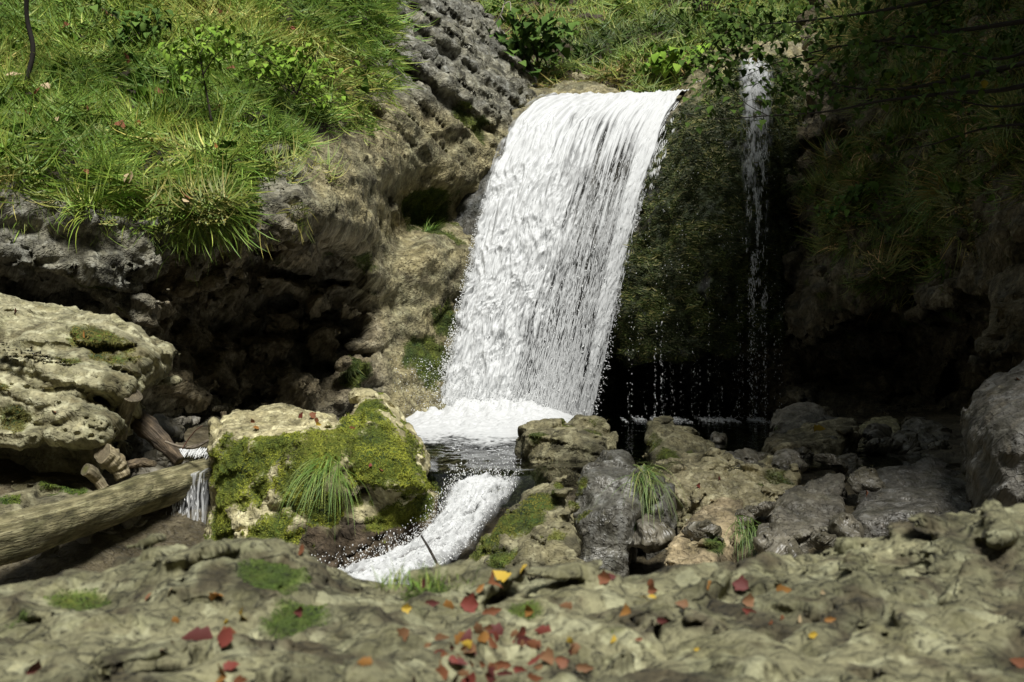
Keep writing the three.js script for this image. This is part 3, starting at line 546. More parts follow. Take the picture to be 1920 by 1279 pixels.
// the big mossy boulder in the stream
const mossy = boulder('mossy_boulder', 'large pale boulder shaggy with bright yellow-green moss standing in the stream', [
  { pts: [[384, 800, 7.45], [405, 786, 7.9], [470, 778, 8.1], [510, 758, 8.3], [560, 757, 8.35], [625, 766, 8.3], [472, 822, 7.1], [560, 800, 7.0], [600, 812, 6.92], [655, 822, 6.92], [385, 860, 7.35], [395, 930, 7.25], [620, 930, 6.75], [500, 950, 6.85]], floor: -0.75 },
  { pts: [[655, 742, 7.75], [690, 731, 7.7], [724, 738, 7.7], [760, 772, 7.65], [640, 800, 7.15], [700, 790, 7.1], [735, 790, 7.15], [790, 830, 7.5], [815, 885, 7.4], [822, 925, 7.4], [690, 945, 6.92], [780, 925, 6.98], [620, 880, 6.85], [720, 742, 8.3], [800, 850, 8.3]], back: 0.1 },
  { pts: [[382, 965, 7.3], [400, 930, 7.3], [470, 930, 7.0], [520, 960, 6.85], [620, 1000, 6.85], [500, 1045, 6.8], [400, 1015, 7.1]], back: 0.6, floor: -0.75 },
  { pts: [[620, 920, 6.95], [700, 915, 7.0], [818, 925, 7.4], [810, 995, 7.35], [775, 1025, 7.2], [690, 1045, 7.0], [610, 1040, 6.9]], back: 0.9, floor: -0.75 },
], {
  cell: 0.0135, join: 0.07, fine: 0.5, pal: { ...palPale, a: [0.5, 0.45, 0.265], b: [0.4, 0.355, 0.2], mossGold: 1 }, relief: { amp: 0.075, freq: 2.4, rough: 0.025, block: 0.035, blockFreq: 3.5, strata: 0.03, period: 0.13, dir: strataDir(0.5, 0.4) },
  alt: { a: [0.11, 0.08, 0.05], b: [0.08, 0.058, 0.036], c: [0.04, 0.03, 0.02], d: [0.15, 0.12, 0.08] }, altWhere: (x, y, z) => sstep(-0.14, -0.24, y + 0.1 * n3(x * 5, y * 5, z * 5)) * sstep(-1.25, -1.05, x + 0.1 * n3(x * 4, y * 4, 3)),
  cuts: [[[720, 1010, 6.75], [0.3, 0.1, 0.2]], [[395, 905, 7.1], [0.06, 0.05, 0.1]], [[530, 965, 6.75], [0.1, 0.06, 0.12]]],
  moss: (() => { const b = patch([[430, 830, 7.2, 0.3], [425, 900, 7.2, 0.26], [430, 980, 7.2, 0.24], [580, 860, 6.9, 0.32], [560, 900, 6.85, 0.3], [700, 860, 7, 0.36], [740, 850, 7.1, 0.34], [690, 760, 7.5, 0.2], [780, 900, 7.2, 0.24], [520, 1010, 6.9, 0.26], [620, 950, 6.85, 0.2], [640, 800, 7.1, 0.2], [480, 860, 7.05, 0.22]], 0.4, 3.4, 1.6); const t = at(545, 775, 7.8), u = at(420, 790, 7.8); return (x, y, z, ...n) => clamp(b(x, y, z, ...n) - 1.1 * sstep(0.5, 0.15, Math.hypot(x - t[0], (y - t[1]) * 2, (z - t[2]) * 0.6)) - 0.9 * sstep(0.3, 0.1, Math.hypot(x - u[0], (y - u[1]) * 3, (z - u[2]) * 0.6)) - (y < -0.25 && x > -1.05 ? 0.55 : 0)); })(),
  fuzz: 9000, fuzzSize: 0.017, mossThick: 0.022,
});
// the layered boulder against the western cliff
boulder('layered_boulder', 'broad pale limestone boulder with wavy ledges and dry moss below the grey cliff', [
  { pts: [[-190, 520, 8.2], [-100, 545, 8.0], [20, 562, 7.9], [120, 572, 7.9], [200, 595, 7.8], [255, 625, 7.7], [278, 665, 7.6], [275, 700, 7.5], [235, 745, 7.3], [-100, 700, 6.9], [60, 720, 7.0], [160, 720, 7.1], [-190, 760, 6.9]], back: 1.0 },
  { pts: [[-190, 740, 6.9], [-50, 730, 6.95], [120, 750, 7.0], [190, 775, 7.0], [205, 800, 7.0], [195, 835, 7.05], [90, 840, 6.95], [-50, 850, 6.8], [-190, 860, 6.8], [230, 745, 7.5]], back: 0.9 },
  { pts: [[-190, 800, 7.4], [60, 820, 7.5], [180, 830, 7.5], [170, 900, 7.5], [-190, 900, 7.3]], back: 0.9, floor: -0.15 },
], {
  cell: 0.0165, join: 0.04, fine: 0.6, pal: { ...palPale, a: [0.35, 0.325, 0.2], b: [0.25, 0.235, 0.14], mossGold: 0.75, cAmt: 0.7, dir: strataDir(0.25, -0.25) }, relief: { amp: 0.09, freq: 1.6, rough: 0.02, block: 0.06, blockFreq: 2.4, blockFlat: 2.4, crack: 0.015, strata: 0.075, period: 0.085, dir: strataDir(0.25, -0.25) },
  moss: patch([[150, 610, 7.6, 0.2], [230, 660, 7.5, 0.22], [120, 660, 7.3, 0.14], [30, 780, 6.95, 0.14], [200, 640, 7.6, 0.2], [170, 720, 7.1, 0.13], [10, 700, 7, 0.14]], -0.08, 2.6, 1.2), fuzz: 5000, greens: [[0.1, 0.095, 0.02], [0.2, 0.17, 0.04]],
});
boulder('low_bank_rock', 'low ribbed rock with dark green moss behind the fallen log', [
  { pts: [[-300, 885, 7.2], [0, 890, 7.1], [90, 895, 7.1], [170, 905, 7.2], [190, 920, 7.1], [100, 960, 6.7], [-50, 975, 6.5], [-300, 990, 6.4]], back: 0.3, floor: -0.6 },
], { pal: { ...palDry, mossGold: 0.2 }, relief: { amp: 0.06, freq: 2.5, strata: 0.05, period: 0.09, dir: strataDir(0.5, 0.2), block: 0.05, blockFreq: 5 }, moss: patch([[130, 895, 7.1, 0.2], [100, 905, 7, 0.16], [10, 930, 6.8, 0.12]], -0.25), fuzz: 6000, greens: [[0.06, 0.11, 0.012], [0.14, 0.18, 0.02]] });

// rocks between the pool and the slab
boulder('flat_topped_boulder', 'flat-topped boulder with a dark undercut front beside the pool outlet', [
  { pts: [[962, 795, 8.85], [972, 777, 9.3], [1020, 774, 9.5], [1110, 766, 9.6], [1150, 772, 9.5], [1160, 795, 9.1], [1156, 815, 8.9], [1030, 815, 8.55], [985, 828, 8.65]], floor: -0.25, foot: 0.8 },
  { pts: [[1010, 812, 8.5], [1075, 805, 8.55], [1150, 838, 8.4], [1145, 850, 8.4], [975, 850, 8.5], [985, 880, 8.5], [1060, 880, 8.4]], back: 0.5, floor: -0.3 },
], { pal: { ...palDry, mossGold: 0.5 }, relief: { amp: 0.05, freq: 2.2, strata: 0.05, period: 0.14, dir: strataDir(0.25, -0.2) }, moss: patch([[1090, 775, 9.2, 0.22], [1010, 800, 8.7, 0.16], [990, 830, 8.6, 0.1], [1110, 790, 9, 0.2]], -0.25), fuzz: 5000, greens: DULL });
boulder('wedge_boulder', 'small wedge-shaped boulder half green with moss at the edge of the dark pool', [
  { pts: [[1212, 850, 8.75], [1222, 790, 9.1], [1236, 784, 9.3], [1295, 793, 9.3], [1325, 815, 9.2], [1344, 842, 9.0], [1330, 857, 8.7], [1265, 858, 8.5], [1250, 812, 8.8]], back: 0.15, floor: -0.25 },
], { pal: { ...palDry, mossGold: 0.6 }, soft: 0.018, moss: patch([[1225, 815, 8.8, 0.16], [1240, 845, 8.6, 0.17], [1300, 850, 8.7, 0.1]], -0.2), fuzz: 6000, greens: DULL });
boulder('grey_lumpy_boulder', 'wet grey knobbly boulder glinting beside the white cascade', [
  { pts: [[1078, 856, 7.2], [1112, 840, 7.45], [1150, 838, 7.6], [1190, 838, 7.6], [1215, 862, 7.3], [1066, 895, 7.05], [1075, 960, 6.75], [1090, 1040, 6.6], [1160, 940, 6.65], [1190, 1000, 6.65], [1205, 900, 6.95]], back: 0.3, floor: -0.7 },
  { pts: [[1190, 850, 7.5], [1225, 870, 7.3], [1270, 905, 7.3], [1283, 950, 7.3], [1275, 990, 7.2], [1200, 960, 6.95], [1215, 905, 7.05], [1190, 920, 6.9]], back: 0.25, floor: -0.6, foot: 0.75 },
], { mat: wetMat, pal: { ...palGrey, mossGold: 0.3 }, join: 0.03, fine: 0.4, relief: { amp: 0.05, freq: 2.6, rough: 0.015, block: 0.045, blockFreq: 3, crack: 0.012 }, moss: patch([[1215, 880, 7.2, 0.13], [1210, 940, 7, 0.12], [1080, 900, 7.0, 0.12], [1085, 960, 6.75, 0.1]], -0.3), fuzz: 5000, greens: DULL });
boulder('slanting_moss_rock', 'slanting tan rock with dark moss along its ridge next to the cascade foam', [
  { pts: [[1072, 878, 7.25], [1035, 885, 7.3], [985, 915, 7.15], [935, 952, 7.0], [885, 1008, 6.85], [852, 1048, 6.75], [1095, 950, 6.7], [1105, 1060, 6.35], [1000, 1070, 6.3], [900, 1065, 6.5], [1010, 975, 6.6]], back: 0.25, floor: -0.8 },
], { pal: { ...palDry, mossGold: 0.6 }, relief: { amp: 0.05, freq: 2.4, block: 0.05, blockFreq: 4.5, crack: 0.02 }, moss: patch([[1060, 890, 7.1, 0.14], [960, 960, 6.8, 0.3], [1000, 930, 6.9, 0.24], [900, 1020, 6.7, 0.26], [1070, 930, 6.8, 0.16], [930, 1045, 6.5, 0.16], [1040, 1000, 6.5, 0.12]], -0.3), fuzz: 6500, greens: [[0.07, 0.09, 0.012], [0.17, 0.165, 0.025]] });
boulder('wet_bedrock_ledge', 'pale wet bedrock hollowed by water between the small boulders', [
  { pts: [[1205, 850, 8.5], [1320, 845, 8.55], [1420, 850, 8.5], [1470, 850, 8.4], [1510, 905, 7.9], [1480, 950, 7.5], [1310, 955, 7.3], [1250, 905, 7.7], [1275, 930, 7.4], [1380, 900, 7.8]], back: 0.2, floor: -0.5 },
], { mat: dampMat, pal: { ...palPale, a: [0.33, 0.29, 0.17], b: [0.25, 0.22, 0.13], cAmt: 0.6 }, relief: { amp: 0.09, freq: 3, rough: 0.03, block: 0.05, blockFreq: 4 }, moss: patch([[1460, 890, 7.9, 0.22], [1240, 865, 8.2, 0.12]], -0.35), fuzz: 3500, greens: DULL, cuts: [[[1340, 880, 7.9], [0.1, 0.04, 0.16]]] });
boulder('tilted_tan_slab', 'tan slab tilted down towards the leaf-strewn rock', [
  { pts: [[1338, 932, 7.15], [1393, 928, 7.2], [1400, 955, 7.05], [1262, 1000, 6.75], [1240, 1030, 6.6], [1240, 1060, 6.4], [1320, 1070, 6.4], [1395, 1000, 6.85], [1345, 1010, 6.6]], back: 0.2, floor: -0.75 },
], { pal: { a: [0.34, 0.27, 0.16], b: [0.28, 0.225, 0.14], c: BROWN, d: [0.42, 0.37, 0.25], dAmt: 0.4 }, soft: 0.015, relief: { amp: 0.035, freq: 3, block: 0.03, blockFreq: 5, strata: 0.02, period: 0.1, dir: strataDir(-0.8, 0.3) }, moss: patch([[1350, 1010, 6.6, 0.12]], -0.45), fuzz: 5000, greens: DULL });
boulder('brown_slab', 'dark brown slab leaning on the big flat wet slab', [
  { pts: [[1425, 962, 7.2], [1500, 912, 7.55], [1545, 892, 7.8], [1585, 888, 7.8], [1590, 930, 7.4], [1583, 965, 7.2], [1512, 1008, 6.85], [1440, 985, 7.0], [1400, 960, 7.3]], back: 0.25, floor: -0.55 },
], { mat: dampMat, pal: palDark, soft: 0.015, relief: { amp: 0.03, freq: 2.6, block: 0.03, blockFreq: 4, strata: 0.03, period: 0.08, dir: strataDir(-0.6, 0.5) } });
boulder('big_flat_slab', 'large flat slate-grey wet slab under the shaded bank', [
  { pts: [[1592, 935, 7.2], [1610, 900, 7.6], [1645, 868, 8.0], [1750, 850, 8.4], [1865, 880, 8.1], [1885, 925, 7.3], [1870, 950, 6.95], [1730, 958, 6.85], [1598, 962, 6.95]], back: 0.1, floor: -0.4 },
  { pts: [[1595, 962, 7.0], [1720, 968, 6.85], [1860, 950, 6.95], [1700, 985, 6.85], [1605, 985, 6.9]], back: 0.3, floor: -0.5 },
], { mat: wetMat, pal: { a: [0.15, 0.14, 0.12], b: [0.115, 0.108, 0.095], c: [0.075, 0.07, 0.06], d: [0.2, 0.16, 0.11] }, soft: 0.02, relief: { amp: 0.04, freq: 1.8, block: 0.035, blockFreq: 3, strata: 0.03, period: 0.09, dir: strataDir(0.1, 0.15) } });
boulder('ledge_boulder', 'angular boulder with a flat tan top at the end of the dark pool', [
  { pts: [[1430, 818, 8.95], [1470, 800, 9.3], [1545, 785, 9.6], [1595, 780, 9.6], [1614, 793, 9.2], [1585, 812, 8.8], [1520, 828, 8.6], [1445, 840, 8.55]], floor: -0.2, foot: 0.9, back: 0.05 },
], { pal: { ...palDry, a: [0.3, 0.26, 0.16], b: [0.22, 0.19, 0.125] }, soft: 0.012, relief: { amp: 0.03, freq: 2.6, block: 0.035, blockFreq: 4, strata: 0.03, period: 0.09, dir: strataDir(-0.15, 0.1) } });
boulder('humped_boulder', 'low humped boulder with patchy moss behind the angular tan-topped one', [
  { pts: [[1436, 800, 9.7], [1445, 778, 10.0], [1495, 754, 10.3], [1520, 752, 10.3], [1565, 768, 10.2], [1590, 800, 9.9], [1520, 800, 9.6]], back: 0.3, floor: -0.15 },
], { pal: palDark, moss: patch([[1450, 790, 9.8, 0.14]], -0.2), fuzz: 3000, greens: DULL, mat: dampMat });
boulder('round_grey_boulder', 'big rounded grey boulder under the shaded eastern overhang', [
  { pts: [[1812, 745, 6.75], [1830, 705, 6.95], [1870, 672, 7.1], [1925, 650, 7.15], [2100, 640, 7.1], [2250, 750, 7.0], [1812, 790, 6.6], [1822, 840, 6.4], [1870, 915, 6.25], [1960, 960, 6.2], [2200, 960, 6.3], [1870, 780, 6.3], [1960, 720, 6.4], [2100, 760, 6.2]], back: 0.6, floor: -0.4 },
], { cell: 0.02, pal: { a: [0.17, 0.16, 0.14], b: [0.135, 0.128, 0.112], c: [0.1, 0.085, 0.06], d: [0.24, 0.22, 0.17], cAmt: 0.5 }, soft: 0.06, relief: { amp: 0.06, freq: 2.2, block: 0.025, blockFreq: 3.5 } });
const small = [
  ['dark_stone', 'dark stone lying between the humped boulder and the black cave', [[1682, 820, 9.5], [1700, 780, 9.9], [1740, 772, 10], [1790, 795, 9.8], [1800, 828, 9.4], [1740, 840, 9.2]], palDark, 0.25],
  ['slate_stone', 'small rounded wet stone above the upper edge of the large slate-grey slab', [[1575, 872, 8.3], [1590, 853, 8.6], [1620, 848, 8.6], [1645, 868, 8.4], [1640, 890, 8.1], [1590, 890, 8.1]], palDark, 0.1],
  ['knobbly_stone', 'knobbly wet stone sitting on top of the dark brown slab', [[1520, 900, 7.9], [1530, 880, 8.1], [1550, 876, 8.1], [1580, 885, 8.0], [1592, 905, 7.8], [1540, 912, 7.7]], palDark, 0.1],
  ['brown_ledge_stone', 'low brown stone behind the large slate-grey slab', [[1650, 850, 8.8], [1690, 830, 9.2], [1760, 825, 9.3], [1830, 840, 9.1], [1860, 870, 8.7], [1740, 862, 8.5]], palDark, 0.2],
  ['tan_grit_stone', 'dull gritty stone below the dark brown slab, close to the leaf-strewn rock', [[1385, 1010, 6.8], [1420, 985, 7.0], [1490, 988, 6.95], [1515, 1020, 6.7], [1500, 1050, 6.4], [1400, 1060, 6.4]], { ...palDry, a: [0.2, 0.17, 0.1], b: [0.16, 0.135, 0.085] }, 0.1],
  ['wedged_pebble', 'small tan stone wedged between the grey knobbly boulder and the tilted slab', [[1262, 965, 7.2], [1280, 952, 7.3], [1310, 955, 7.3], [1315, 975, 7.1], [1280, 985, 7.0]], palDry, 0.1],
  ['green_pool_stone', 'greenish stone just breaking the surface of the dark pool', [[1362, 862, 8.75], [1375, 852, 9], [1395, 852, 9], [1405, 862, 8.8], [1385, 868, 8.6]], { ...palGrey, a: [0.16, 0.19, 0.15] }, 0.05],
  ['pool_edge_stone', 'brown stone at the waterline in front of the angular tan-topped boulder', [[1412, 850, 8.9], [1425, 835, 9.1], [1440, 838, 9.0], [1448, 862, 8.7], [1420, 868, 8.6]], palDry, 0.05],
  ['far_pool_stone', 'dark flat stone in the middle of the pool behind the wedge boulder', [[1322, 808, 10.0], [1340, 796, 10.4], [1366, 798, 10.4], [1376, 808, 10.1], [1350, 816, 9.8]], palDark, 0.05],
  ['pale_fall_stone', 'smooth pale stone where the thin strands of the fall land', [[1010, 782, 12.7], [1020, 766, 13], [1045, 757, 13.1], [1068, 764, 13], [1078, 782, 12.8], [1045, 790, 12.5]], { ...palGrey, a: [0.4, 0.38, 0.32], b: [0.34, 0.32, 0.26] }, 0.1],
  ['wet_brown_stone', 'glistening brown stone at the foot of the mossy boulder in the foam', [[712, 1035, 6.95], [722, 1015, 7.05], [745, 1010, 7.05], [765, 1018, 7.0], [768, 1040, 6.85], [735, 1050, 6.8]], { ...palDark, a: [0.14, 0.09, 0.06], d: [0.3, 0.24, 0.18] }, 0.1],
  ['dark_corner_stone', 'dark stone half hidden between the large slab and the rounded grey boulder', [[1800, 850, 7.9], [1830, 830, 8.1], [1880, 835, 8], [1890, 880, 7.6], [1840, 900, 7.4]], palDark, 0.15],
  ['cave_floor_stone', 'broad stone on the floor of the black cave', [[1600, 800, 10.4], [1640, 775, 10.8], [1690, 775, 10.8], [1700, 810, 10.2], [1640, 815, 10]], palPale, 0.2],
];
for (const [name, label, pts, pal, b] of small) boulder(name, label, [{ pts, back: b, floor: Math.min(...pts.map((p) => at(...p)[1])) - 0.12 }], { mat: wetMat, pal, cell: 0.0135, relief: { amp: 0.025, freq: 5, block: 0.02, blockFreq: 7, rough: 0.008, crack: 0.006 }, category: 'stone' });

// loose stones that fill the gaps
{
  const kinds = [0, 1, 2].map((k) => { const R = { amp: 0.02, freq: 7, rough: 0.008, block: 0.03, blockFreq: 9, crack: 0.005 }, r = [[0.1, 0.06, 0.085], [0.085, 0.07, 0.09], [0.12, 0.05, 0.08]][k], o = k * 5; const s = stone((x, y, z) => ell(x, y, z, [0, 0, 0], r) - rockRelief(x + o, y, z + o, R), [-0.19, -0.15, -0.17], [0.19, 0.15, 0.17], 0.012, { fine: 0.4, slack: 0.02, color: stoneColor(palDark) }); return geom(s); });
  const r = rng(3131), spots = [[1500, 860, 8.6], [1560, 842, 8.9], [1660, 842, 8.9], [1625, 905, 7.6], [1595, 868, 8.4], [1560, 870, 8.2], [1475, 872, 8.2], [1395, 975, 7.0], [1420, 960, 7.1], [1545, 1015, 6.75], [1590, 1000, 6.8], [1700, 828, 9.2], [1760, 840, 9.0], [1830, 840, 8.7], [1465, 1035, 6.5], [1320, 1000, 6.7], [1900, 935, 7.0], [1410, 868, 8.5], [1225, 1005, 6.8], [1650, 815, 9.8]];
  spots.forEach(([px, py, d], i) => { const m = mesh(kinds[i % 3], wetMat), p = at(px, py, d); m.position.set(...p); m.rotation.set(r() - 0.5, r() * 6, r() - 0.5); m.scale.setScalar(0.7 + 0.6 * r()); tag(put(m, 'loose_stone'), 'small dark wet stone filling a gap among the boulders beside the pool', 'stone', 'loose stones among the boulders'); });
  const bank = [[130, 1000, 6.9], [215, 960, 7.2], [265, 935, 7.45], [60, 1030, 6.6], [180, 985, 7.0], [300, 870, 8.2], [255, 850, 8.4], [330, 800, 8.9], [300, 815, 8.8], [285, 905, 7.7]];
  bank.forEach(([px, py, d], i) => { const m = mesh(kinds[(i + 1) % 3], dampMat), p = at(px, py, d); m.position.set(...p); m.rotation.set(r() - 0.5, r() * 6, r() - 0.5); m.scale.setScalar(0.9 + 0.8 * r()); tag(put(m, 'bank_stone'), 'dark stone wedged round the fallen log and driftwood', 'stone', 'stones round the fallen log'); });
}

// the broad slab at the viewer's feet
const SLAB = [
  [-700, 1080, 2.7], [-300, 1090, 2.7], [0, 1085, 2.65], [150, 1062, 2.75], [300, 1037, 2.85], [430, 1030, 2.85], [560, 1024, 2.85], [650, 1042, 2.75], [760, 1092, 2.55], [850, 1064, 2.7], [960, 1050, 2.78], [1100, 1052, 2.78], [1250, 1056, 2.78], [1400, 1052, 2.8], [1560, 1032, 2.95], [1700, 1000, 3.05], [1900, 985, 3.1], [2200, 980, 3.1], [2600, 985, 3],
  [-300, 1190, 2.2], [0, 1170, 2.25], [300, 1150, 2.3], [500, 1130, 2.35], [700, 1160, 2.25], [900, 1160, 2.25], [1200, 1140, 2.3], [1500, 1110, 2.4], [1800, 1070, 2.45], [2200, 1080, 2.4],
  [-200, 1279, 1.88], [100, 1279, 1.88], [500, 1279, 1.85], [960, 1279, 1.88], [1400, 1270, 1.85], [1700, 1250, 1.9], [2000, 1240, 1.9], [960, 1700, 1.15], [200, 1700, 1.15], [1700, 1700, 1.15],
].map((a) => { const p = at(...a); return [p[0], p[2], p[1] - 0.035]; });
for (const x of [-3, -2, -1, 0, 1, 2, 3]) { SLAB.push([x, -3.6 - (x > 1 ? 0.25 : 0), -0.9], [x, 0.2, 0.2], [x, 1.2, 0.1]); }
SLAB.push([-3, -2, 0.3], [3, -2, 0.4]);
const slabY = relief(SLAB, -3, 3, -3.9, 1.2, 0.03, 0.06);
const RS = { amp: 0.03, freq: 3.4, rough: 0.015, block: 0.046, blockFreq: 4.5, blockFlat: 1.8, crack: 0.022, strata: 0.056, period: 0.045, dir: strataDir(0.35, 0.55) };
const slabPal2 = stoneColor({ a: [0.245, 0.232, 0.135], b: [0.14, 0.135, 0.076], c: [0.066, 0.054, 0.03], d: [0.05, 0.042, 0.026], cAmt: 0.9, dAmt: 0.55, eAmt: 0.85, mossGold: 0.35 });
const slabMoss = patch([[800, 1080, 2.6, 0.09], [560, 1110, 2.4, 0.12], [520, 1085, 2.55, 0.1], [150, 1100, 2.5, 0.12], [640, 1145, 2.3, 0.08], [980, 1130, 2.4, 0.07], [1300, 1060, 2.75, 0.07], [30, 1130, 2.4, 0.1], [1540, 1240, 1.95, 0.05], [1290, 1230, 1.98, 0.05], [1130, 1060, 2.7, 0.05]], -0.14, 5, 1.25);
const slab = stone((x, y, z) => { const f = (y - slabY.h(x, z)) * slabY.g(x, z); return Math.abs(f) > 0.16 ? f : f - rockRelief(x, y, z, RS); }, [-1.75, -0.3, -3.75], [1.75, 0.75, -0.9], 0.0135, {
  fine: 0.45, slack: 0.05, along: [0.05, 0.85, 0.5], relief: RS, mossThick: 0.008, moss: slabMoss, color: slabPal2,
});
{
  const m = mesh(geom(slab, [0, 0.1, -2]), coarseMat); m.position.set(0, 0.1, -2);
  tag(put(m, 'rock_slab'), 'broad rough limestone slab scattered with autumn leaves in front of the stream', 'rock');
  const f = mossFuzz(slab, [0, 0.1, -2], 12000, 0.009, 5, [[0.05, 0.085, 0.012], [0.11, 0.16, 0.025]]); if (f) { put(f, 'moss', m); f.userData = { kind: 'stuff' }; }
}
// ---------------------------------------------------------------- water
const whiteWater = new THREE.MeshPhysicalMaterial({ name: 'white water', color: new THREE.Color(0.58, 0.59, 0.59), roughness: 0.6, ior: 1.33, specularIntensity: 0.5 });
const dropMat = new THREE.MeshPhysicalMaterial({ name: 'water drops', color: new THREE.Color(0.8, 0.81, 0.8), roughness: 0.3, ior: 1.33 });
const veilWater = new THREE.MeshPhysicalMaterial({ name: 'thin white water', color: new THREE.Color(0.58, 0.59, 0.59), roughness: 0.6, ior: 1.33, specularIntensity: 0.5, vertexColors: true, transparent: true });   // as dense as its strands stand
const clearWater = new THREE.MeshPhysicalMaterial({ name: 'clear water', color: 0xffffff, roughness: 0.03, ior: 1.33, transmission: 1, thickness: 0.4, attenuationColor: new THREE.Color(0.2, 0.26, 0.18), attenuationDistance: 0.35 });
function veil(nu, nv, at3, alpha, name, parent) {   // sheet of water whose strands thin out to nothing
  const pos = new Float32Array((nu + 1) * (nv + 1) * 3), col = new Float32Array((nu + 1) * (nv + 1) * 4).fill(1), idx = [];
  for (let j = 0; j <= nv; j++) for (let i = 0; i <= nu; i++) { const q = j * (nu + 1) + i, p = at3(i / nu, j / nv); pos[q * 3] = p[0]; pos[q * 3 + 1] = p[1]; pos[q * 3 + 2] = p[2]; col[q * 4 + 3] = clamp(alpha(i / nu, j / nv)); }
  for (let j = 0; j < nv; j++) for (let i = 0; i < nu; i++) { const a = j * (nu + 1) + i, b = a + 1, c = a + nu + 1, d = c + 1; if (col[a * 4 + 3] + col[b * 4 + 3] + col[c * 4 + 3] + col[d * 4 + 3] > 0.02) idx.push(a, c, b, b, c, d); }
  const I = new Uint32Array(idx); return put(mesh(geom({ pos, idx: I, nor: normalsOf(pos, I), col }), veilWater), name, parent);
}
const spindle = (() => {   // a strand of water, one metre long, hanging down from the origin
  const r = rng(3), pos = [], idx = [], R = 7;
  for (let i = 0; i <= R; i++) { const t = i / R, w = Math.pow(Math.sin(Math.PI * clamp(t, 0.03, 0.97)), 0.7) * (0.65 + 0.7 * r()), ox = (r() - 0.5) * 0.9, oz = (r() - 0.5) * 0.9; for (let k = 0; k < 4; k++) { const a = k * Math.PI / 2 + i * 0.5; pos.push(ox + Math.cos(a) * w, -t, oz + Math.sin(a) * w); } }
  for (let i = 0; i < R; i++) for (let k = 0; k < 4; k++) { const a = i * 4 + k, b = i * 4 + (k + 1) % 4, c = a + 4, d = b + 4; idx.push(a, b, c, b, d, c); }
  const P = new Float32Array(pos), I = new Uint32Array(idx); return geom({ pos: P, idx: I, nor: normalsOf(P, I) });
})();
const bead = new THREE.IcosahedronGeometry(1, 1);
const splat = (() => { const g = new THREE.IcosahedronGeometry(1, 2), p = g.attributes.position; for (let i = 0; i < p.count; i++) { const x = p.getX(i), y = p.getY(i), z = p.getZ(i), k = 1 + 0.55 * n3(x * 1.7 + 4, y * 1.7, z * 1.7) + 0.3 * n3(x * 4, y * 4, z * 4); p.setXYZ(i, x * k, y * k, z * k); } g.computeVertexNormals(); return g; })();
const DOWN = new THREE.Vector3(0, -1, 0);
const stem = (p, dir, len, rad) => new THREE.Matrix4().compose(p, new THREE.Quaternion().setFromUnitVectors(DOWN, dir), new THREE.Vector3(rad, len, rad));

// the main fall: rows of its left and right margin from the lip to the pool
const ROWS = [
  [-0.1, [1090, 201, 15.6], [1335, 180, 15.3]], [0, [1045, 206, 15.0], [1284, 191, 14.6]], [0.035, [1003, 216, 14.72], [1268, 208, 14.35]], [0.08, [965, 247, 14.38], [1250, 236, 14.1]], [0.2, [930, 320, 13.95], [1222, 310, 13.8]], [0.35, [903, 410, 13.65], [1194, 405, 13.55]],
  [0.55, [880, 520, 13.4], [1164, 530, 13.35]], [0.75, [858, 625, 13.2], [1137, 640, 13.2]], [1, [822, 772, 12.95], [1104, 782, 13.1]],
].map(([v, a, b]) => [v, at(...a), at(...b)]);
function fallAt(u, v) {
  let i = 0; while (i < ROWS.length - 2 && v > ROWS[i + 1][0]) i++;
  const t = (v - ROWS[i][0]) / (ROWS[i + 1][0] - ROWS[i][0]), A = ROWS[Math.max(i - 1, 0)], B = ROWS[i], C = ROWS[i + 1], D = ROWS[Math.min(i + 2, ROWS.length - 1)], out = [];
  for (let k = 0; k < 3; k++) {
    const q = [A, B, C, D].map((r) => mix(r[1][k], r[2][k], u));
    const cr = 0.5 * (2 * q[1] + (q[2] - q[0]) * t + (2 * q[0] - 5 * q[1] + 4 * q[2] - q[3]) * t * t + (3 * q[1] - q[0] - 3 * q[2] + q[3]) * t * t * t);
    out.push(mix(mix(q[1], q[2], t), cr, 0.85));
  }
  out[2] += 0.09 * Math.sin(Math.PI * clamp(u)) * sstep(0, 0.2, v);
  return out;
}
const FW = 1.65, FL = 3.75;
function fallThin(u, v) {   // 0 dense white water ... 1 mostly open between strands
  const band = sstep(0.5, 0.68, u) * sstep(0.93, 0.88, u), strand = sstep(0.86, 0.9, u) * sstep(1.0, 0.97, u);
  let t = 0.06 + 0.27 * band * sstep(0.04, 0.3, v) + 0.85 * sstep(0.4, 0.66, u) * sstep(0.6, 0.92, v) - 0.2 * sstep(0.5, 0.3, u) - 0.7 * strand;
  if (u > 0.95) t += 0.25;
  t -= 0.3 * sstep(0.1, 0.0, v);
  return t;
}
const sheetUV = (u, v) => {
  const s = u * FW + 0.05 * n3(u * 3, v * 5, 2) + 0.5 * v * v * 0.12, t = v * FL;
  const g = t + 0.55 * s, mass = ridged(s * 4.6 + 0.4 * n3(s * 2, t, 3), g * 1.5, 4, 2), lump = ridged(s * 13 + 0.7 * n3(s * 3, t * 2, 7), g * 3.6 + 0.5 * n3(s * 4, t * 3, 2), 1, 3), fineL = n3(s * 44, g * 11, 5);
  const cov = 0.45 * n3(s * 30, t * 1.0, 8) + 0.4 * n3(s * 62, t * 2.4, 3) + 0.28 * n3(s * 9, t * 1.6, 6) + 0.12 * n3(s * 25, t * 12, 1);
  const dense = sstep(0.7, 0.4, u);
  return { h: 0.05 + 0.085 * mass * (0.3 + 0.7 * dense) + 0.07 * lump * (0.4 + 0.6 * dense) + 0.012 * fineL, cov };
};
const fall = new THREE.Group(); put(fall, 'waterfall_water'); tag(fall, 'broad white waterfall sliding over the rock lip into the pool', 'waterfall', null, 'structure');
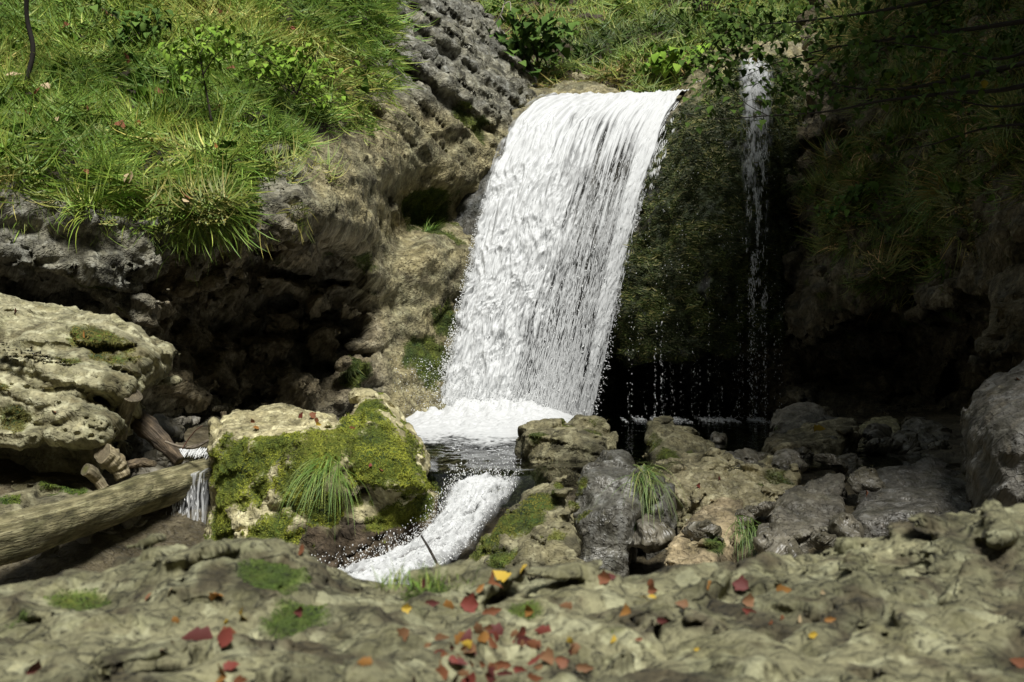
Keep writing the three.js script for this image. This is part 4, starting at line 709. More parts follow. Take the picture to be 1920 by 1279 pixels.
{
  const uv = (a, b) => [mix(-0.04, 1.0, a), -0.06 + 1.06 * b];
  veil(260, 560, (a, b) => {
    const [u, v] = uv(a, b), p = fallAt(u, v), p2 = fallAt(u, v + 0.004), p3 = fallAt(u + 0.01, v), m = sheetUV(u, v);
    const tx = p2[0] - p[0], ty = p2[1] - p[1], tz = p2[2] - p[2], ax = p3[0] - p[0], ay = p3[1] - p[1], az = p3[2] - p[2];
    const nx = ty * az - tz * ay, ny = tz * ax - tx * az, nz = tx * ay - ty * ax, l = (Math.hypot(nx, ny, nz) || 1) * (nz < 0 ? -1 : 1);
    const h = m.h * sstep(-0.1, 0.04, v) + 0.02 + 0.08 * sstep(0.05, -0.01, v) * ridged(u * 9, v * 25, 3, 3);
    return [p[0] + nx / l * h, p[1] + ny / l * h, p[2] + nz / l * h];
  }, (a, b) => {
    const [u, v] = uv(a, b), e = 0.045 * n3(v * 22, 3, 1) + 0.03 * n3(v * 60, 1, 5), thin = fallThin(u, v) + 0.9 * sstep(0.07, -0.04, u - e * (0.4 + v)) + 0.9 * sstep(0.95, 1.0, u + 0.035 * n3(v * 9, 7, 2) + 0.02 * n3(v * 34, 2, 6)) - (v < 0 ? 0.3 : 0);
    return sstep(-0.5, 0.12, sheetUV(u, v).cov - thin * 1.25 + 0.1);
  }, 'water_sheet', fall);
}
{
  const r = rng(1201), mats = [], drops = [], d3 = new THREE.Vector3();
  for (let n = 0; n < 17000; n++) {
    const v = Math.pow(r(), 0.8), u = r() * 1.02 - 0.01, thin = fallThin(u, v); if (r() > 0.16 + 1.0 * clamp(thin)) continue;
    const len = (0.04 + 0.16 * r() * r()) * (1 + 1.6 * clamp(thin) * v), a = fallAt(u, v), b = fallAt(u + (r() - 0.5) * 0.012, Math.min(v + len / FL, 1.0)), h = 0.015 + sheetUV(u, v).h + 0.035 * r();
    const p = V(a); p.z += h; d3.set(b[0] - a[0], b[1] - a[1], b[2] - a[2]).normalize(); mats.push(stem(p, d3.clone(), len, 0.0016 + 0.0042 * r() * r() + 0.001 * v));
  }
  // the bright rope of water down the eastern margin, and loose threads beyond it
  for (let n = 0; n < 2600; n++) {
    const v = r(), u = 0.935 + 0.022 * (r() + r() - 1) + (r() < 0.12 ? 0.05 * r() : 0), a = fallAt(u, v), len = 0.08 + 0.2 * r(), b = fallAt(u, Math.min(v + len / FL, 1)), p = V(a); p.z += 0.03 + 0.06 * r();
    d3.set(b[0] - a[0], b[1] - a[1], b[2] - a[2]).normalize(); mats.push(stem(p, d3.clone(), len, 0.003 + 0.005 * r()));
  }
  const st = put(copies(spindle, whiteWater, mats), 'water_strands', fall); st.userData = { kind: 'stuff' };
  const ball = (x, y, z, s, k = 1) => drops.push(new THREE.Matrix4().compose(new THREE.Vector3(x, y, z), new THREE.Quaternion().setFromAxisAngle(new THREE.Vector3(r(), r(), r()).normalize(), r() * 6), new THREE.Vector3(s, s * k, s)));
  for (let n = 0; n < 5200; n++) { const v = 0.12 + 0.88 * Math.pow(r(), 0.7), off = -Math.log(1 - r() * 0.97) * 0.022 * (0.3 + 1.1 * v), p = fallAt(-off + 0.02, v); ball(p[0], p[1] + 0.03 * (r() - 0.5), p[2] + 0.02 + 0.12 * r() * v, 0.0025 + 0.006 * r() * r() * r() + 0.001, 1 + r()); }
  for (let n = 0; n < 5000; n++) { const v = 0.1 + 0.9 * r(), u = r(), p = fallAt(u, v); ball(p[0], p[1], p[2] + 0.05 + 0.08 * r() * (0.3 + v), 0.002 + 0.005 * r() * r(), 1 + r() * 2); }
  for (let n = 0; n < 1200; n++) { const v = 0.3 + 0.7 * r(), p = fallAt(0.99 - Math.log(1 - r() * 0.95) * 0.03 * v, v); ball(p[0], p[1], p[2] + 0.03 + 0.06 * r(), 0.002 + 0.005 * r() * r(), 1.5 + r() * 2); }
  for (let n = 0; n < 7500; n++) { const a = r() * Math.PI, d = r() + r() * 0.4, x = -0.42 + 0.85 * (r() - 0.5) * 2 * (0.9), y = 0.03 + 0.5 * Math.pow(r(), 3.5) * (x < -0.3 ? 1.2 : 0.6), z = -12.9 + 0.5 * r() * d; ball(x, y, z, 0.002 + 0.006 * r() * r() * r(), 1 + 0.6 * r()); }
  const sp = put(copies(bead, dropMat, drops), 'spray', fall); sp.userData = { kind: 'stuff' };
}
// foam where it lands
function foamSheet(x0, x1, z0, z1, step, height, name, parent, mat) {
  const nx = Math.round((x1 - x0) / step), nz = Math.round((z1 - z0) / step), pos = new Float32Array((nx + 1) * (nz + 1) * 3), keep = [], idx = [];
  for (let j = 0; j <= nz; j++) for (let i = 0; i <= nx; i++) { const x = x0 + i * step, z = z0 + j * step, q = j * (nx + 1) + i, h = height(x, z); pos[q * 3] = x; pos[q * 3 + 1] = h[0]; pos[q * 3 + 2] = z; keep.push(h[1]); }
  for (let j = 0; j < nz; j++) for (let i = 0; i < nx; i++) { const a = j * (nx + 1) + i, b = a + 1, c = a + nx + 1, d = c + 1; if (keep[a] && keep[b] && keep[c] && keep[d]) idx.push(a, c, b, b, c, d); }
  const I = new Uint32Array(idx); return put(mesh(geom({ pos, idx: I, nor: normalsOf(pos, I) }), mat), name, parent);
}
const foamHere = (x, z) => {
  const near = sstep(-8.9, -12.5, z + 0.9 * Math.max(0, x - 0.05) + 0.8 * n3(x * 1.8, z, 3)), side = sstep(-1.2, -0.6, x + 0.25 * n3(z * 4, x * 4, 1)) * sstep(0.8, 0.1, x + 0.2 * n3(z * 3, 1, 1));
  return { m: near * side, side, lump: ridged(x * 5, z * 3.4, 2, 3), fr: ridged(x * 17, z * 7, 4, 3) };
};
veil(130, 260, (a, b) => { const x = mix(-1.3, 0.85, a), z = mix(-13.6, -9.0, b), f = foamHere(x, z), mound = 0.13 * sstep(-12.0, -12.95, z) * f.side * (0.55 + 0.7 * f.lump); return [x, 0.012 + mound + f.m * (0.02 + 0.06 * f.lump + 0.04 * f.fr), z]; }, (a, b) => { const x = mix(-1.3, 0.85, a), z = mix(-13.6, -9.0, b), f = foamHere(x, z); return sstep(0.3, 0.75, f.m + 0.4 * f.lump * sstep(0, 0.3, f.m) + 0.45 * f.fr * sstep(0, 0.3, f.m) + 0.25 * n3(x * 30, z * 12, 3) * sstep(0, 0.3, f.m)); }, 'foam', fall);

// the plunge pool and its outlet
const poolWave = (x, z) => {
  const k = sstep(-9.2, -11.5, z) * sstep(1.2, 0.1, Math.abs(x + 0.2)), c = sstep(0.55, 0.15, Math.abs(x + 0.28)) * sstep(-10.8, -9.4, z), a = 0.0035 + 0.014 * k + 0.01 * c;
  return a * (n3(x * 5, z * 7, 1) + 0.6 * n3(x * 11 + 3, z * 15, 4) + 0.35 * n3(x * 26, z * 33, 2)) + (c > 0 ? 0.006 * c * n3(x * 18, z * 5, 9) : 0);
};
{
  const chute = (x, z) => { const c = at(905, 870, 8.3)[0], w = sstep(0.42, 0.3, Math.abs(x - c - 0.02)); return -0.22 * w * Math.pow(sstep(-8.35, -7.75, z), 1.3) - 0.03 * w * sstep(-8.9, -8.3, z); };
  const g = foamSheet(-3.3, 3.3, -14.6, -7.85, 0.032, (x, z) => { const c = Math.abs(x - at(905, 870, 8.3)[0] - 0.02); return [poolWave(x, z) + chute(x, z), z < -8.05 + 0.1 * n3(x * 3, 0, 0) || c < 0.4]; }, 'pool_water', scene, clearWater);
  tag(g, 'clear dark plunge pool below the fall', 'pool', null, 'structure');
}
// thin white line of splashing where the drips land, streaks on the pool
{
  const r = rng(88), mats = [];
  const q0 = new THREE.Quaternion();
  for (let n = 0; n < 900; n++) { const t = r(); if (n3(t * 9, 1, 4) < -0.15) continue; const a = at(1165 + 265 * t, 785 + 3 * (r() - 0.5), 13.0), z = -12.9 + 1.3 * (r() - 0.5) * r(); mats.push(new THREE.Matrix4().compose(new THREE.Vector3(a[0], 0.004 + 0.03 * r() * r() * r(), z), q0, new THREE.Vector3(0.004 + 0.012 * r() * r(), 0.002 + 0.002 * r(), 0.004 + 0.008 * r()))); }
  for (let n = 0; n < 900; n++) { const x = -0.9 + 1.1 * r(), z = -11.6 + 2.6 * r(); if (n3(x * 4, z * 4, 5) < 0.1) continue; mats.push(new THREE.Matrix4().compose(new THREE.Vector3(x, 0.006, z), q0, new THREE.Vector3(0.004 + 0.02 * r() * r(), 0.003, 0.003 + 0.006 * r()))); }
  const s = copies(splat, whiteWater, mats); put(s, 'pool_bubbles', fall); s.userData = { kind: 'stuff' };
}
// white cascade from the outlet down to the lower water
const PATH = [[915, 880, 8.2, 0.22], [920, 900, 8.05, 0.19], [902, 930, 7.85, 0.2], [880, 965, 7.6, 0.17], [855, 1000, 7.35, 0.16], [830, 1030, 7.15, 0.17], [790, 1055, 6.95, 0.2], [740, 1078, 6.75, 0.24], [680, 1105, 6.5, 0.3], [600, 1135, 6.2, 0.36], [480, 1165, 5.9, 0.42]].map((a) => [...at(a[0], a[1], a[2]), a[3]]);
const pathAt = (t) => { const f = clamp(t, 0, 0.9999) * (PATH.length - 1), i = f | 0, u = f - i, A = PATH[i], B = PATH[i + 1]; return A.map((q, k) => mix(q, B[k], u * u * (3 - 2 * u) * 0.4 + u * 0.6)); };
const cascade = new THREE.Group(); put(cascade, 'cascade_water'); tag(cascade, 'frothing white cascade pouring between the mossy boulder and the slanting rock', 'cascade', null, 'structure');
{
  const spot = (u, t) => { const p = pathAt(t), q = pathAt(Math.min(t + 0.02, 1)), dx = q[0] - p[0], dz = q[2] - p[2], l = Math.hypot(dx, dz) || 1, w = p[3] * 1.1 * (u * 2 - 1); return [p[0] + w, p[1], p[2] + dx / l * w * 0.25]; };
  const froth = (u, t) => ({ edge: sstep(0, 0.22, u) * sstep(1, 0.78, u), on: sstep(0.06, 0.17, t + 0.05 * n3(u * 7, t * 9, 1)), lump: ridged(u * 4 + t * 3, t * 11, 3, 2), fr: ridged(u * 11 + 2 * n3(u * 3, t * 8, 2), t * 30, 6, 3), tiny: n3(u * 30, t * 70, 2) });
  veil(90, 230, (u, t) => { const p = spot(u, t), f = froth(u, t); return [p[0], p[1] + f.on * (0.015 + 0.015 * f.edge + 0.06 * f.lump + 0.035 * f.fr + 0.008 * f.tiny) - 0.03 * (1 - f.edge), p[2] + 0.05 * f.lump * f.on]; },
    (u, t) => { const f = froth(u, t); return f.on * f.edge * sstep(-0.1, 0.6, 0.22 + 0.5 * f.fr + 0.3 * f.lump + 0.55 * n3(u * 6 + t * 5, t * 13, 4) + 0.3 * n3(u * 17, t * 40, 7)); }, 'foam', cascade);
  const r = rng(515), mats = [];
  for (let n = 0; n < 4200; n++) { const t = 0.1 + 0.75 * r(), u = r(), p = spot(u, t), s = 0.0016 + 0.004 * r() * r() * r(); mats.push(new THREE.Matrix4().compose(new THREE.Vector3(p[0], p[1] + 0.05 + 0.13 * Math.pow(r(), 2.5), p[2] + 0.03 * r()), new THREE.Quaternion(), new THREE.Vector3(s, s * (1 + r()), s))); }
  const sp = put(copies(bead, dropMat, mats), 'spray', cascade); sp.userData = { kind: 'stuff' };
}
tag(foamSheet(-3.2, 1.2, -7.5, -3.6, 0.05, (x, z) => [-0.56 + 0.012 * (n3(x * 5, z * 5, 3) + 0.5 * n3(x * 12, z * 12, 3)), true], 'lower_water', scene, clearWater), 'dark water of the stream below the cascade', 'stream', null, 'structure');

// side trickle: a wet ribbon on the moss curtain, then separate drops
const trickle = new THREE.Group(); put(trickle, 'trickle_water'); tag(trickle, 'thin glittering trickle running down the moss curtain and breaking into drops', 'waterfall', null, 'structure');
{
  const r = rng(616), mats = [], drops = [], q0 = new THREE.Quaternion();
  const onFace = (px, py) => { let d = 13.2; for (let k = 0; k < 4; k++) { const p = at(px, py, d); d = -faceZ.h(p[0], p[1]); } return at(px, py, d - 0.09); };
  const rim = [[1290, 205], [1276, 250]];
  for (let n = 0; n < 4200; n++) {
    const t = Math.pow(r(), 1.4), py = 112 + 520 * t, w = mix(30, 13, t) * (t > 0.55 ? 1.2 : 1), px = 1418 + (r() + r() - 1) * w + 10 * n3(t * 4, 1, 1) * t, p = onFace(px, py); if (n3(p[0] * 16, p[1] * 5, 3) + 0.5 * n3(p[0] * 9, p[1] * 14, 6) < -0.05 + 0.3 * t) continue;
    const len = 0.02 + 0.07 * r() * r(); mats.push(stem(V([p[0], p[1], p[2] + 0.02 + 0.1 * r()]), new THREE.Vector3(0.06 * (r() - 0.5), -1, 0.05).normalize(), len, 0.0018 + 0.0042 * r() * r()));
  }
  for (let n = 0; n < 520; n++) { const t = r(), a = onFace(mix(1312, 1218, Math.pow(t, 0.7)) + 16 * (r() - 0.5), mix(150, 350, t)); if (n3(a[0] * 9, a[1] * 9, 1) < 0.05) continue; mats.push(stem(V([a[0], a[1], a[2] + 0.04 * r()]), new THREE.Vector3(-0.2, -1, 0.1).normalize(), 0.02 + 0.05 * r(), 0.002 + 0.004 * r() * r())); }
  for (let n = 0; n < 900; n++) { const px = 1165 + 320 * r(), py = 240 + 420 * r(), a = onFace(px, py); if (n3(a[0] * 7, a[1] * 3, 8) < 0.1) continue; const s = 0.0018 + 0.0035 * r() * r(); drops.push(new THREE.Matrix4().compose(new THREE.Vector3(a[0], a[1], a[2] + 0.05), q0, new THREE.Vector3(s, s * 1.6, s))); }
  const cols = []; for (let c = 0; c < 46; c++) cols.push([1160 + 310 * r(), 12.8 + 0.7 * r(), 430 + 180 * r(), 0.25 + r()]);
  cols.push([1412, 12.75, 440, 5], [1408, 12.75, 430, 5], [1418, 12.7, 450, 3], [1385, 12.8, 440, 2.5], [1432, 12.8, 450, 2.4], [1228, 12.8, 640, 2], [1240, 12.8, 600, 1.6], [1330, 12.75, 500, 1.6]);
  for (const [px, d, top, w] of cols) for (let n = 0; n < 26 * w; n++) {
    const t = Math.pow(r(), 0.9), py = mix(top, 782, t), p = at(px + 5 * (r() + r() - 1) * (w > 2 ? 1.6 : 0.6), py, d), s = 0.0016 + 0.0045 * r() * r();
    drops.push(new THREE.Matrix4().compose(V(p), q0, new THREE.Vector3(s, s * (1.2 + 1.8 * r()), s)));
  }
  const a = put(copies(spindle, dropMat, mats), 'water_ribbon', trickle); a.userData = { kind: 'stuff' };
  const b = put(copies(bead, dropMat, drops), 'falling_drops', trickle); b.userData = { kind: 'stuff' };
}
{
  const ribbon = (a, b) => { const py = mix(108, 640, b), px = 1419 + (a - 0.5) * mix(74, 46, b) + 9 * n3(b * 5, 1, 1) * b; let d = 13.2; for (let k = 0; k < 3; k++) { const p = at(px, py, d); d = -faceZ.h(p[0], p[1]); } return at(px, py, d - 0.13); };
  veil(40, 260, ribbon, (a, b) => { const e = sstep(0, 0.3, a) * sstep(1, 0.7, a); return e * 0.85 * sstep(-0.1, 0.55, 0.6 * n3(a * 9, b * 22, 3) + 0.5 * n3(a * 19, b * 60, 8) + 0.45 * n3(a * 4, b * 9, 2) + 0.32 - 0.65 * b); }, 'water_sheet', trickle);
}
// overflow across the end of the log
const spill = new THREE.Group(); put(spill, 'overflow_water'); tag(spill, 'small overflow running across the end of the fallen log', 'waterfall', null, 'structure');
{
  const r = rng(717), mats = [], drops = [], q0 = new THREE.Quaternion();
  for (let n = 0; n < 300; n++) { const px = 322 + 72 * r(), top = at(px + 5 * (r() - 0.5), 888 + 0.1 * (360 - px), 7.66 + 0.0015 * (px - 360)); if (n3(px * 0.13, 1, 2) < -0.15) continue; const t = Math.pow(r(), 0.8), y = mix(top[1], -0.42, t), len = 0.02 + 0.07 * r() * r(); mats.push(stem(new THREE.Vector3(top[0] + 0.04 * (r() - 0.5), y, top[2] + 0.05 + 0.12 * Math.sqrt(t) + 0.04 * r()), new THREE.Vector3(0.02 * (r() - 0.5), -1, 0.12).normalize(), len, 0.0012 + 0.003 * r() * r())); }
  for (let n = 0; n < 160; n++) { const px = 325 + 80 * r(), p = at(px, 835 + 35 * r(), 7.9); mats.push(stem(V([p[0], p[1] * 0.3 + 0.09, p[2] - 0.2 * r()]), new THREE.Vector3(0, -0.35, 1).normalize(), 0.05 + 0.06 * r(), 0.0015 + 0.003 * r())); }
  for (let n = 0; n < 900; n++) { const a = at(345 + 60 * (r() - 0.5), 1005, 7.6), s = 0.002 + 0.012 * r() * r(); drops.push(new THREE.Matrix4().compose(new THREE.Vector3(a[0] + 0.1 * (r() - 0.5), -0.45 + 0.1 * r() * r(), a[2] + 0.25 * (r() - 0.5)), q0, new THREE.Vector3(s, s * 0.8, s))); }
  veil(44, 60, (u, v) => { const top = at(mix(322, 398, u), 884 + 6 * (1 - u), 7.62), q = sstep(0, 0.3, v); return [top[0] + 0.01 * n3(u * 9, v * 3, 2), v < 0.25 ? mix(top[1] + 0.015, top[1], v * 4) : mix(top[1], -0.46, (v - 0.25) / 0.75), top[2] + mix(-0.22, 0.06, Math.min(v * 4, 1)) + 0.12 * Math.max(0, v - 0.25) + 0.03 * n3(u * 8, v * 2, 6)]; }, (u, v) => sstep(0, 0.12, u) * sstep(1, 0.88, u) * 0.75 * sstep(0.0, 0.6, 0.55 * n3(u * 17, v * 2.2, 4) + 0.4 * n3(u * 34, v * 7, 1) + 0.22 + 0.3 * sstep(0.75, 1, v)), 'water_sheet', spill);
  const a = put(copies(spindle, dropMat, mats), 'water_strands', spill); a.userData = { kind: 'stuff' };
  const b = put(copies(bead, whiteWater, drops), 'foam', spill); b.userData = { kind: 'stuff' };
}
// ---------------------------------------------------------------- driftwood
const barkMat = new THREE.MeshStandardMaterial({ name: 'weathered wood', roughness: 0.9, ...grain, bumpScale: 0.012 });
function limb(path, radii, sides, o = {}) {   // a crooked tapering piece of wood along points, closed at its ends
  const curve = new THREE.CatmullRomCurve3(path.map(V)), n = o.rings ?? 40, pos = [], idx = [], col = [], uv = [], LEN = curve.getLength(), fr = curve.computeFrenetFrames(n), p = new THREE.Vector3();
  const c1 = o.c1 ?? [0.3, 0.25, 0.16], c2 = o.c2 ?? [0.16, 0.125, 0.075];
  for (let i = 0; i <= n; i++) {
    const t = i / n; curve.getPointAt(t, p); const f = t * (radii.length - 1), k = Math.min(Math.floor(f), radii.length - 2), R = mix(radii[k], radii[k + 1], f - k);
    for (let s = 0; s < sides; s++) {
      uv.push(Math.abs(s / sides - 0.5) * 12.5 * R * 1.6, t * LEN * 0.35 + (o.seed ?? 0) * 0.37);
      const a = s / sides * 6.28318, N = fr.normals[i], Bn = fr.binormals[i], cx = Math.cos(a), sy = Math.sin(a);
      const g = (o.grain ?? 0.08) * ridged(cx * 2.2 + (o.seed ?? 0), sy * 2.2, t * (o.twist ?? 3), 3) + (o.lump ?? 0.1) * n3(cx + (o.seed ?? 0), sy, t * 6), r = R * (1 + g);
      pos.push(p.x + (N.x * cx + Bn.x * sy) * r, p.y + (N.y * cx + Bn.y * sy) * r, p.z + (N.z * cx + Bn.z * sy) * r);
      const m = sstep(-0.2, 0.3, fbm(p.x * 8 + cx * 1.5, p.y * 8 + sy * 1.5, p.z * 8, 3) + 0.4 * n3(cx * 9, sy * 9, t * 9)), c = mix3(c1, c2, m), l = 0.85 + 0.3 * HASH[(i * 31 + s * 17) & 1023]; col.push(c[0] * l, c[1] * l, c[2] * l);
    }
  }
  for (let i = 0; i < n; i++) for (let s = 0; s < sides; s++) { const a = i * sides + s, b = i * sides + (s + 1) % sides, c = a + sides, d = b + sides; idx.push(a, b, c, b, d, c); }
  for (const [i, flip] of [[0, 1], [n, 0]]) {
    curve.getPointAt(i / n, p); const k = pos.length / 3, e = o.end ?? [0.34, 0.27, 0.17]; pos.push(p.x, p.y, p.z); col.push(...e); uv.push(0, i / n);
    for (let s = 0; s < sides; s++) { const a = i * sides + s, b = i * sides + (s + 1) % sides; flip ? idx.push(k, b, a) : idx.push(k, a, b); }
  }
  const P = new Float32Array(pos), I = new Uint32Array(idx); return { pos: P, idx: I, nor: normalsOf(P, I), col: new Float32Array(col), uv: new Float32Array(uv) };
}
function wood(name, label, path, radii, sides, o, category = 'log') {
  const s = limb(path.map((a) => at(...a)), radii, sides, o), b = at(...path[0]), m = mesh(geom(s, b), barkMat); m.position.set(...b); return tag(put(m, name), label, category);
}
wood('fallen_log', 'thick pale fallen log lying across the stream outlet', [[-160, 1050, 5.5], [0, 1012, 6.0], [150, 968, 6.6], [290, 920, 7.35], [400, 884, 8.0], [440, 872, 8.3]], [0.112, 0.108, 0.1, 0.1, 0.095, 0.085], 36, { rings: 150, grain: 0.14, lump: 0.16, twist: 5, c1: [0.27, 0.24, 0.13], c2: [0.11, 0.1, 0.045] });
wood('broken_branch', 'dark broken branch leaning from the layered boulder towards the log', [[245, 775, 7.9], [275, 800, 7.85], [310, 835, 7.8], [338, 865, 7.75]], [0.055, 0.06, 0.045, 0.03], 18, { seed: 5, c1: [0.13, 0.095, 0.06], c2: [0.06, 0.045, 0.03], lump: 0.25, grain: 0.25 }, 'branch');
wood('snapped_post', 'upright snapped branch stub with a ragged pale top beside the layered boulder', [[222, 822, 7.5], [228, 790, 7.5], [238, 762, 7.45], [248, 740, 7.4]], [0.04, 0.042, 0.04, 0.05], 16, { seed: 9, lump: 0.3, grain: 0.3, c1: [0.26, 0.22, 0.15], c2: [0.12, 0.095, 0.06] }, 'branch');
wood('mossy_stub', 'pale chewed branch stub sticking up above the log', [[232, 896, 7.15], [222, 876, 7.15], [205, 858, 7.1], [192, 850, 7.05]], [0.035, 0.048, 0.055, 0.045], 18, { seed: 13, lump: 0.3, grain: 0.3, c1: [0.36, 0.3, 0.19], c2: [0.2, 0.16, 0.09] }, 'branch');
wood('cut_stub', 'short rounded branch stub with a mossy end resting on the log', [[196, 917, 6.85], [182, 898, 6.85], [168, 884, 6.8], [160, 880, 6.78]], [0.026, 0.028, 0.034, 0.032], 16, { seed: 17, lump: 0.15, grain: 0.15, c1: [0.26, 0.22, 0.14], c2: [0.15, 0.12, 0.07], end: [0.22, 0.22, 0.05] }, 'branch');
wood('thin_stub', 'low brown piece of driftwood tucked behind the log', [[238, 872, 7.5], [262, 868, 7.55], [290, 870, 7.5]], [0.022, 0.028, 0.018], 12, { seed: 23, lump: 0.3, c1: [0.2, 0.15, 0.09], c2: [0.1, 0.075, 0.05] }, 'branch');
wood('grey_twig', 'bare grey twig caught between the log and the mossy boulder', [[310, 828, 7.7], [340, 838, 7.65], [365, 838, 7.6], [392, 825, 7.55]], [0.006, 0.009, 0.012, 0.008], 8, { seed: 3, c1: [0.24, 0.2, 0.15], c2: [0.15, 0.12, 0.09] }, 'twig');
wood('forked_twig', 'thin reddish twig standing in the overflow by the mossy boulder', [[342, 842, 7.62], [352, 825, 7.6], [368, 806, 7.55], [380, 798, 7.5]], [0.004, 0.004, 0.0035, 0.002], 6, { seed: 6, c1: [0.2, 0.1, 0.07], c2: [0.14, 0.08, 0.05] }, 'twig');
wood('peg_stub', 'tiny cut stub poking up behind the mossy boulder', [[421, 800, 8.2], [420, 785, 8.2], [419, 772, 8.2]], [0.017, 0.017, 0.018], 10, { seed: 2, c1: [0.24, 0.18, 0.11], c2: [0.16, 0.12, 0.07], end: [0.5, 0.42, 0.28] }, 'branch');
wood('leaning_stick', 'thin black stick leaning out of the white cascade foam', [[822, 1062, 6.3], [805, 1030, 6.5], [790, 1005, 6.65]], [0.006, 0.007, 0.005], 8, { seed: 4, c1: [0.05, 0.04, 0.03], c2: [0.03, 0.025, 0.02] }, 'stick');
// ---------------------------------------------------------------- grass
const bladeMat = new THREE.MeshStandardMaterial({ name: 'grass blades', vertexColors: true, roughness: 0.6 });
const leafMat = new THREE.MeshPhysicalMaterial({ name: 'green leaves', vertexColors: true, roughness: 0.8, specularIntensity: 0.5 });
const ZED = new THREE.Vector3(0, 0, 1);
function tuft(seed, blades, o) {   // grass clump at the origin, growing up and drooping towards +z
  const r = rng(seed), pos = [], col = [], idx = [], S = 5;
  for (let b = 0; b < blades; b++) {
    const az = (r() - 0.5) * (o.spread ?? 3.6), lean = 0.15 + 0.9 * r(), len = (o.len ?? 0.3) * (0.45 + 0.75 * r()), wid = (o.wid ?? 0.0042) * (0.7 + 0.6 * r()), x0 = (r() - 0.5) * (o.base ?? 0.1), z0 = (r() - 0.5) * (o.base ?? 0.1);
    let x = x0, y = -0.015, z = z0, dx = Math.sin(az) * Math.sin(lean), dy = Math.cos(lean), dz = Math.cos(az) * Math.sin(lean) * 0.9 + 0.12;
    const droop = (o.droop ?? 0.34) * (0.5 + r()), st = len / S, straw = r() < (o.straw ?? 0.18), l = 0.65 + 0.7 * r(), c = straw ? [2.1 * l, 1.45 * l, 1.9 * l] : [l * (0.85 + 0.4 * r()), l, l * 0.9], px = Math.cos(az), pz = -Math.sin(az), k0 = pos.length / 3;
    for (let i = 0; i <= S; i++) {
      const w = wid * (i === S ? 0.05 : 1 - 0.75 * Math.pow(i / S, 1.6)); pos.push(x - px * w, y, z - pz * w, x + px * w, y, z + pz * w);
      const t = i / S, tip = 1 + 0.25 * t; col.push(c[0] * tip, c[1] * tip, c[2], c[0] * tip, c[1] * tip, c[2]);
      dy -= droop * (0.4 + t); dz += 0.05 * droop + (o.hang ?? 0.06) * (0.3 + t); const m = Math.hypot(dx, dy, dz); dx /= m; dy /= m; dz /= m; x += dx * st; y += dy * st; z += dz * st;
    }
    for (let i = 0; i < S; i++) { const a = k0 + i * 2; idx.push(a, a + 1, a + 2, a + 1, a + 3, a + 2); }
  }
  const P = new Float32Array(pos), I = new Uint32Array(idx); return geom({ pos: P, idx: I, nor: normalsOf(P, I), col: new Float32Array(col) });
}
const GREEN = [0.085, 0.17, 0.028], LIME = [0.195, 0.3, 0.048], OLIVE = [0.12, 0.135, 0.035], STRAW = [0.4, 0.35, 0.15], DEEP = [0.035, 0.065, 0.014];
function scatter(s, perM2, seed, allow, each) {   // area-weighted points on a surface
  const r = rng(seed), p = new THREE.Vector3(), n = new THREE.Vector3();
  for (let t = 0; t < s.idx.length; t += 3) {
    const a = s.idx[t] * 3, b = s.idx[t + 1] * 3, c = s.idx[t + 2] * 3, q = s.pos, k = allow(q[a], q[a + 1], q[a + 2], s.nor[a], s.nor[a + 1], s.nor[a + 2]); if (k <= 0) continue;
    const ux = q[b] - q[a], uy = q[b + 1] - q[a + 1], uz = q[b + 2] - q[a + 2], vx = q[c] - q[a], vy = q[c + 1] - q[a + 1], vz = q[c + 2] - q[a + 2];
    let want = 0.5 * Math.hypot(uy * vz - uz * vy, uz * vx - ux * vz, ux * vy - uy * vx) * perM2 * k;
    while (want > 0) { if (r() < want) { const i = r(), j = r() * (1 - i); p.set(q[a] + ux * i + vx * j, q[a + 1] + uy * i + vy * j, q[a + 2] + uz * i + vz * j); n.set(s.nor[a], s.nor[a + 1], s.nor[a + 2]); each(p, n, r); } want -= 1; }
  }
}
function grassBasis(p, n, size, turn, uprightness) {
  const up = n.clone().lerp(UP, uprightness).normalize(), down = new THREE.Vector3(n.x, 0, n.z); if (down.length() < 0.05) down.set(0, 0, 1); down.applyAxisAngle(UP, turn); down.addScaledVector(up, -down.dot(up)).normalize();
  const right = new THREE.Vector3().crossVectors(up, down); return new THREE.Matrix4().makeBasis(right, up, down).scale(new THREE.Vector3(size, size, size)).setPosition(p);
}
function meadow(name, label, s, perM2, seed, allow, color, o) {
  const kinds = [1, 2, 3].map((k) => ({ g: tuft(seed * 10 + k, o.blades ?? 22, o), m: [], c: [] }));
  scatter(s, perM2, seed, allow, (p, n, r) => { const k = kinds[Math.floor(r() * 3)]; k.m.push(grassBasis(p, n, (o.size ?? 1) * (0.65 + 0.7 * r()), (r() - 0.5) * 1.5, o.upright ?? 0.45)); const c = color(p.x, p.y, p.z, r), l = 0.8 + 0.4 * r(); k.c.push([c[0] * l, c[1] * l, c[2] * l]); });
  const all = new THREE.Group(); put(all, name); tag(all, label, 'grass', null, 'stuff');
  for (const k of kinds) if (k.m.length) { const o2 = put(copies(k.g, bladeMat, k.m, k.c), 'grass_blades', all); o2.userData = { kind: 'stuff' }; }
}
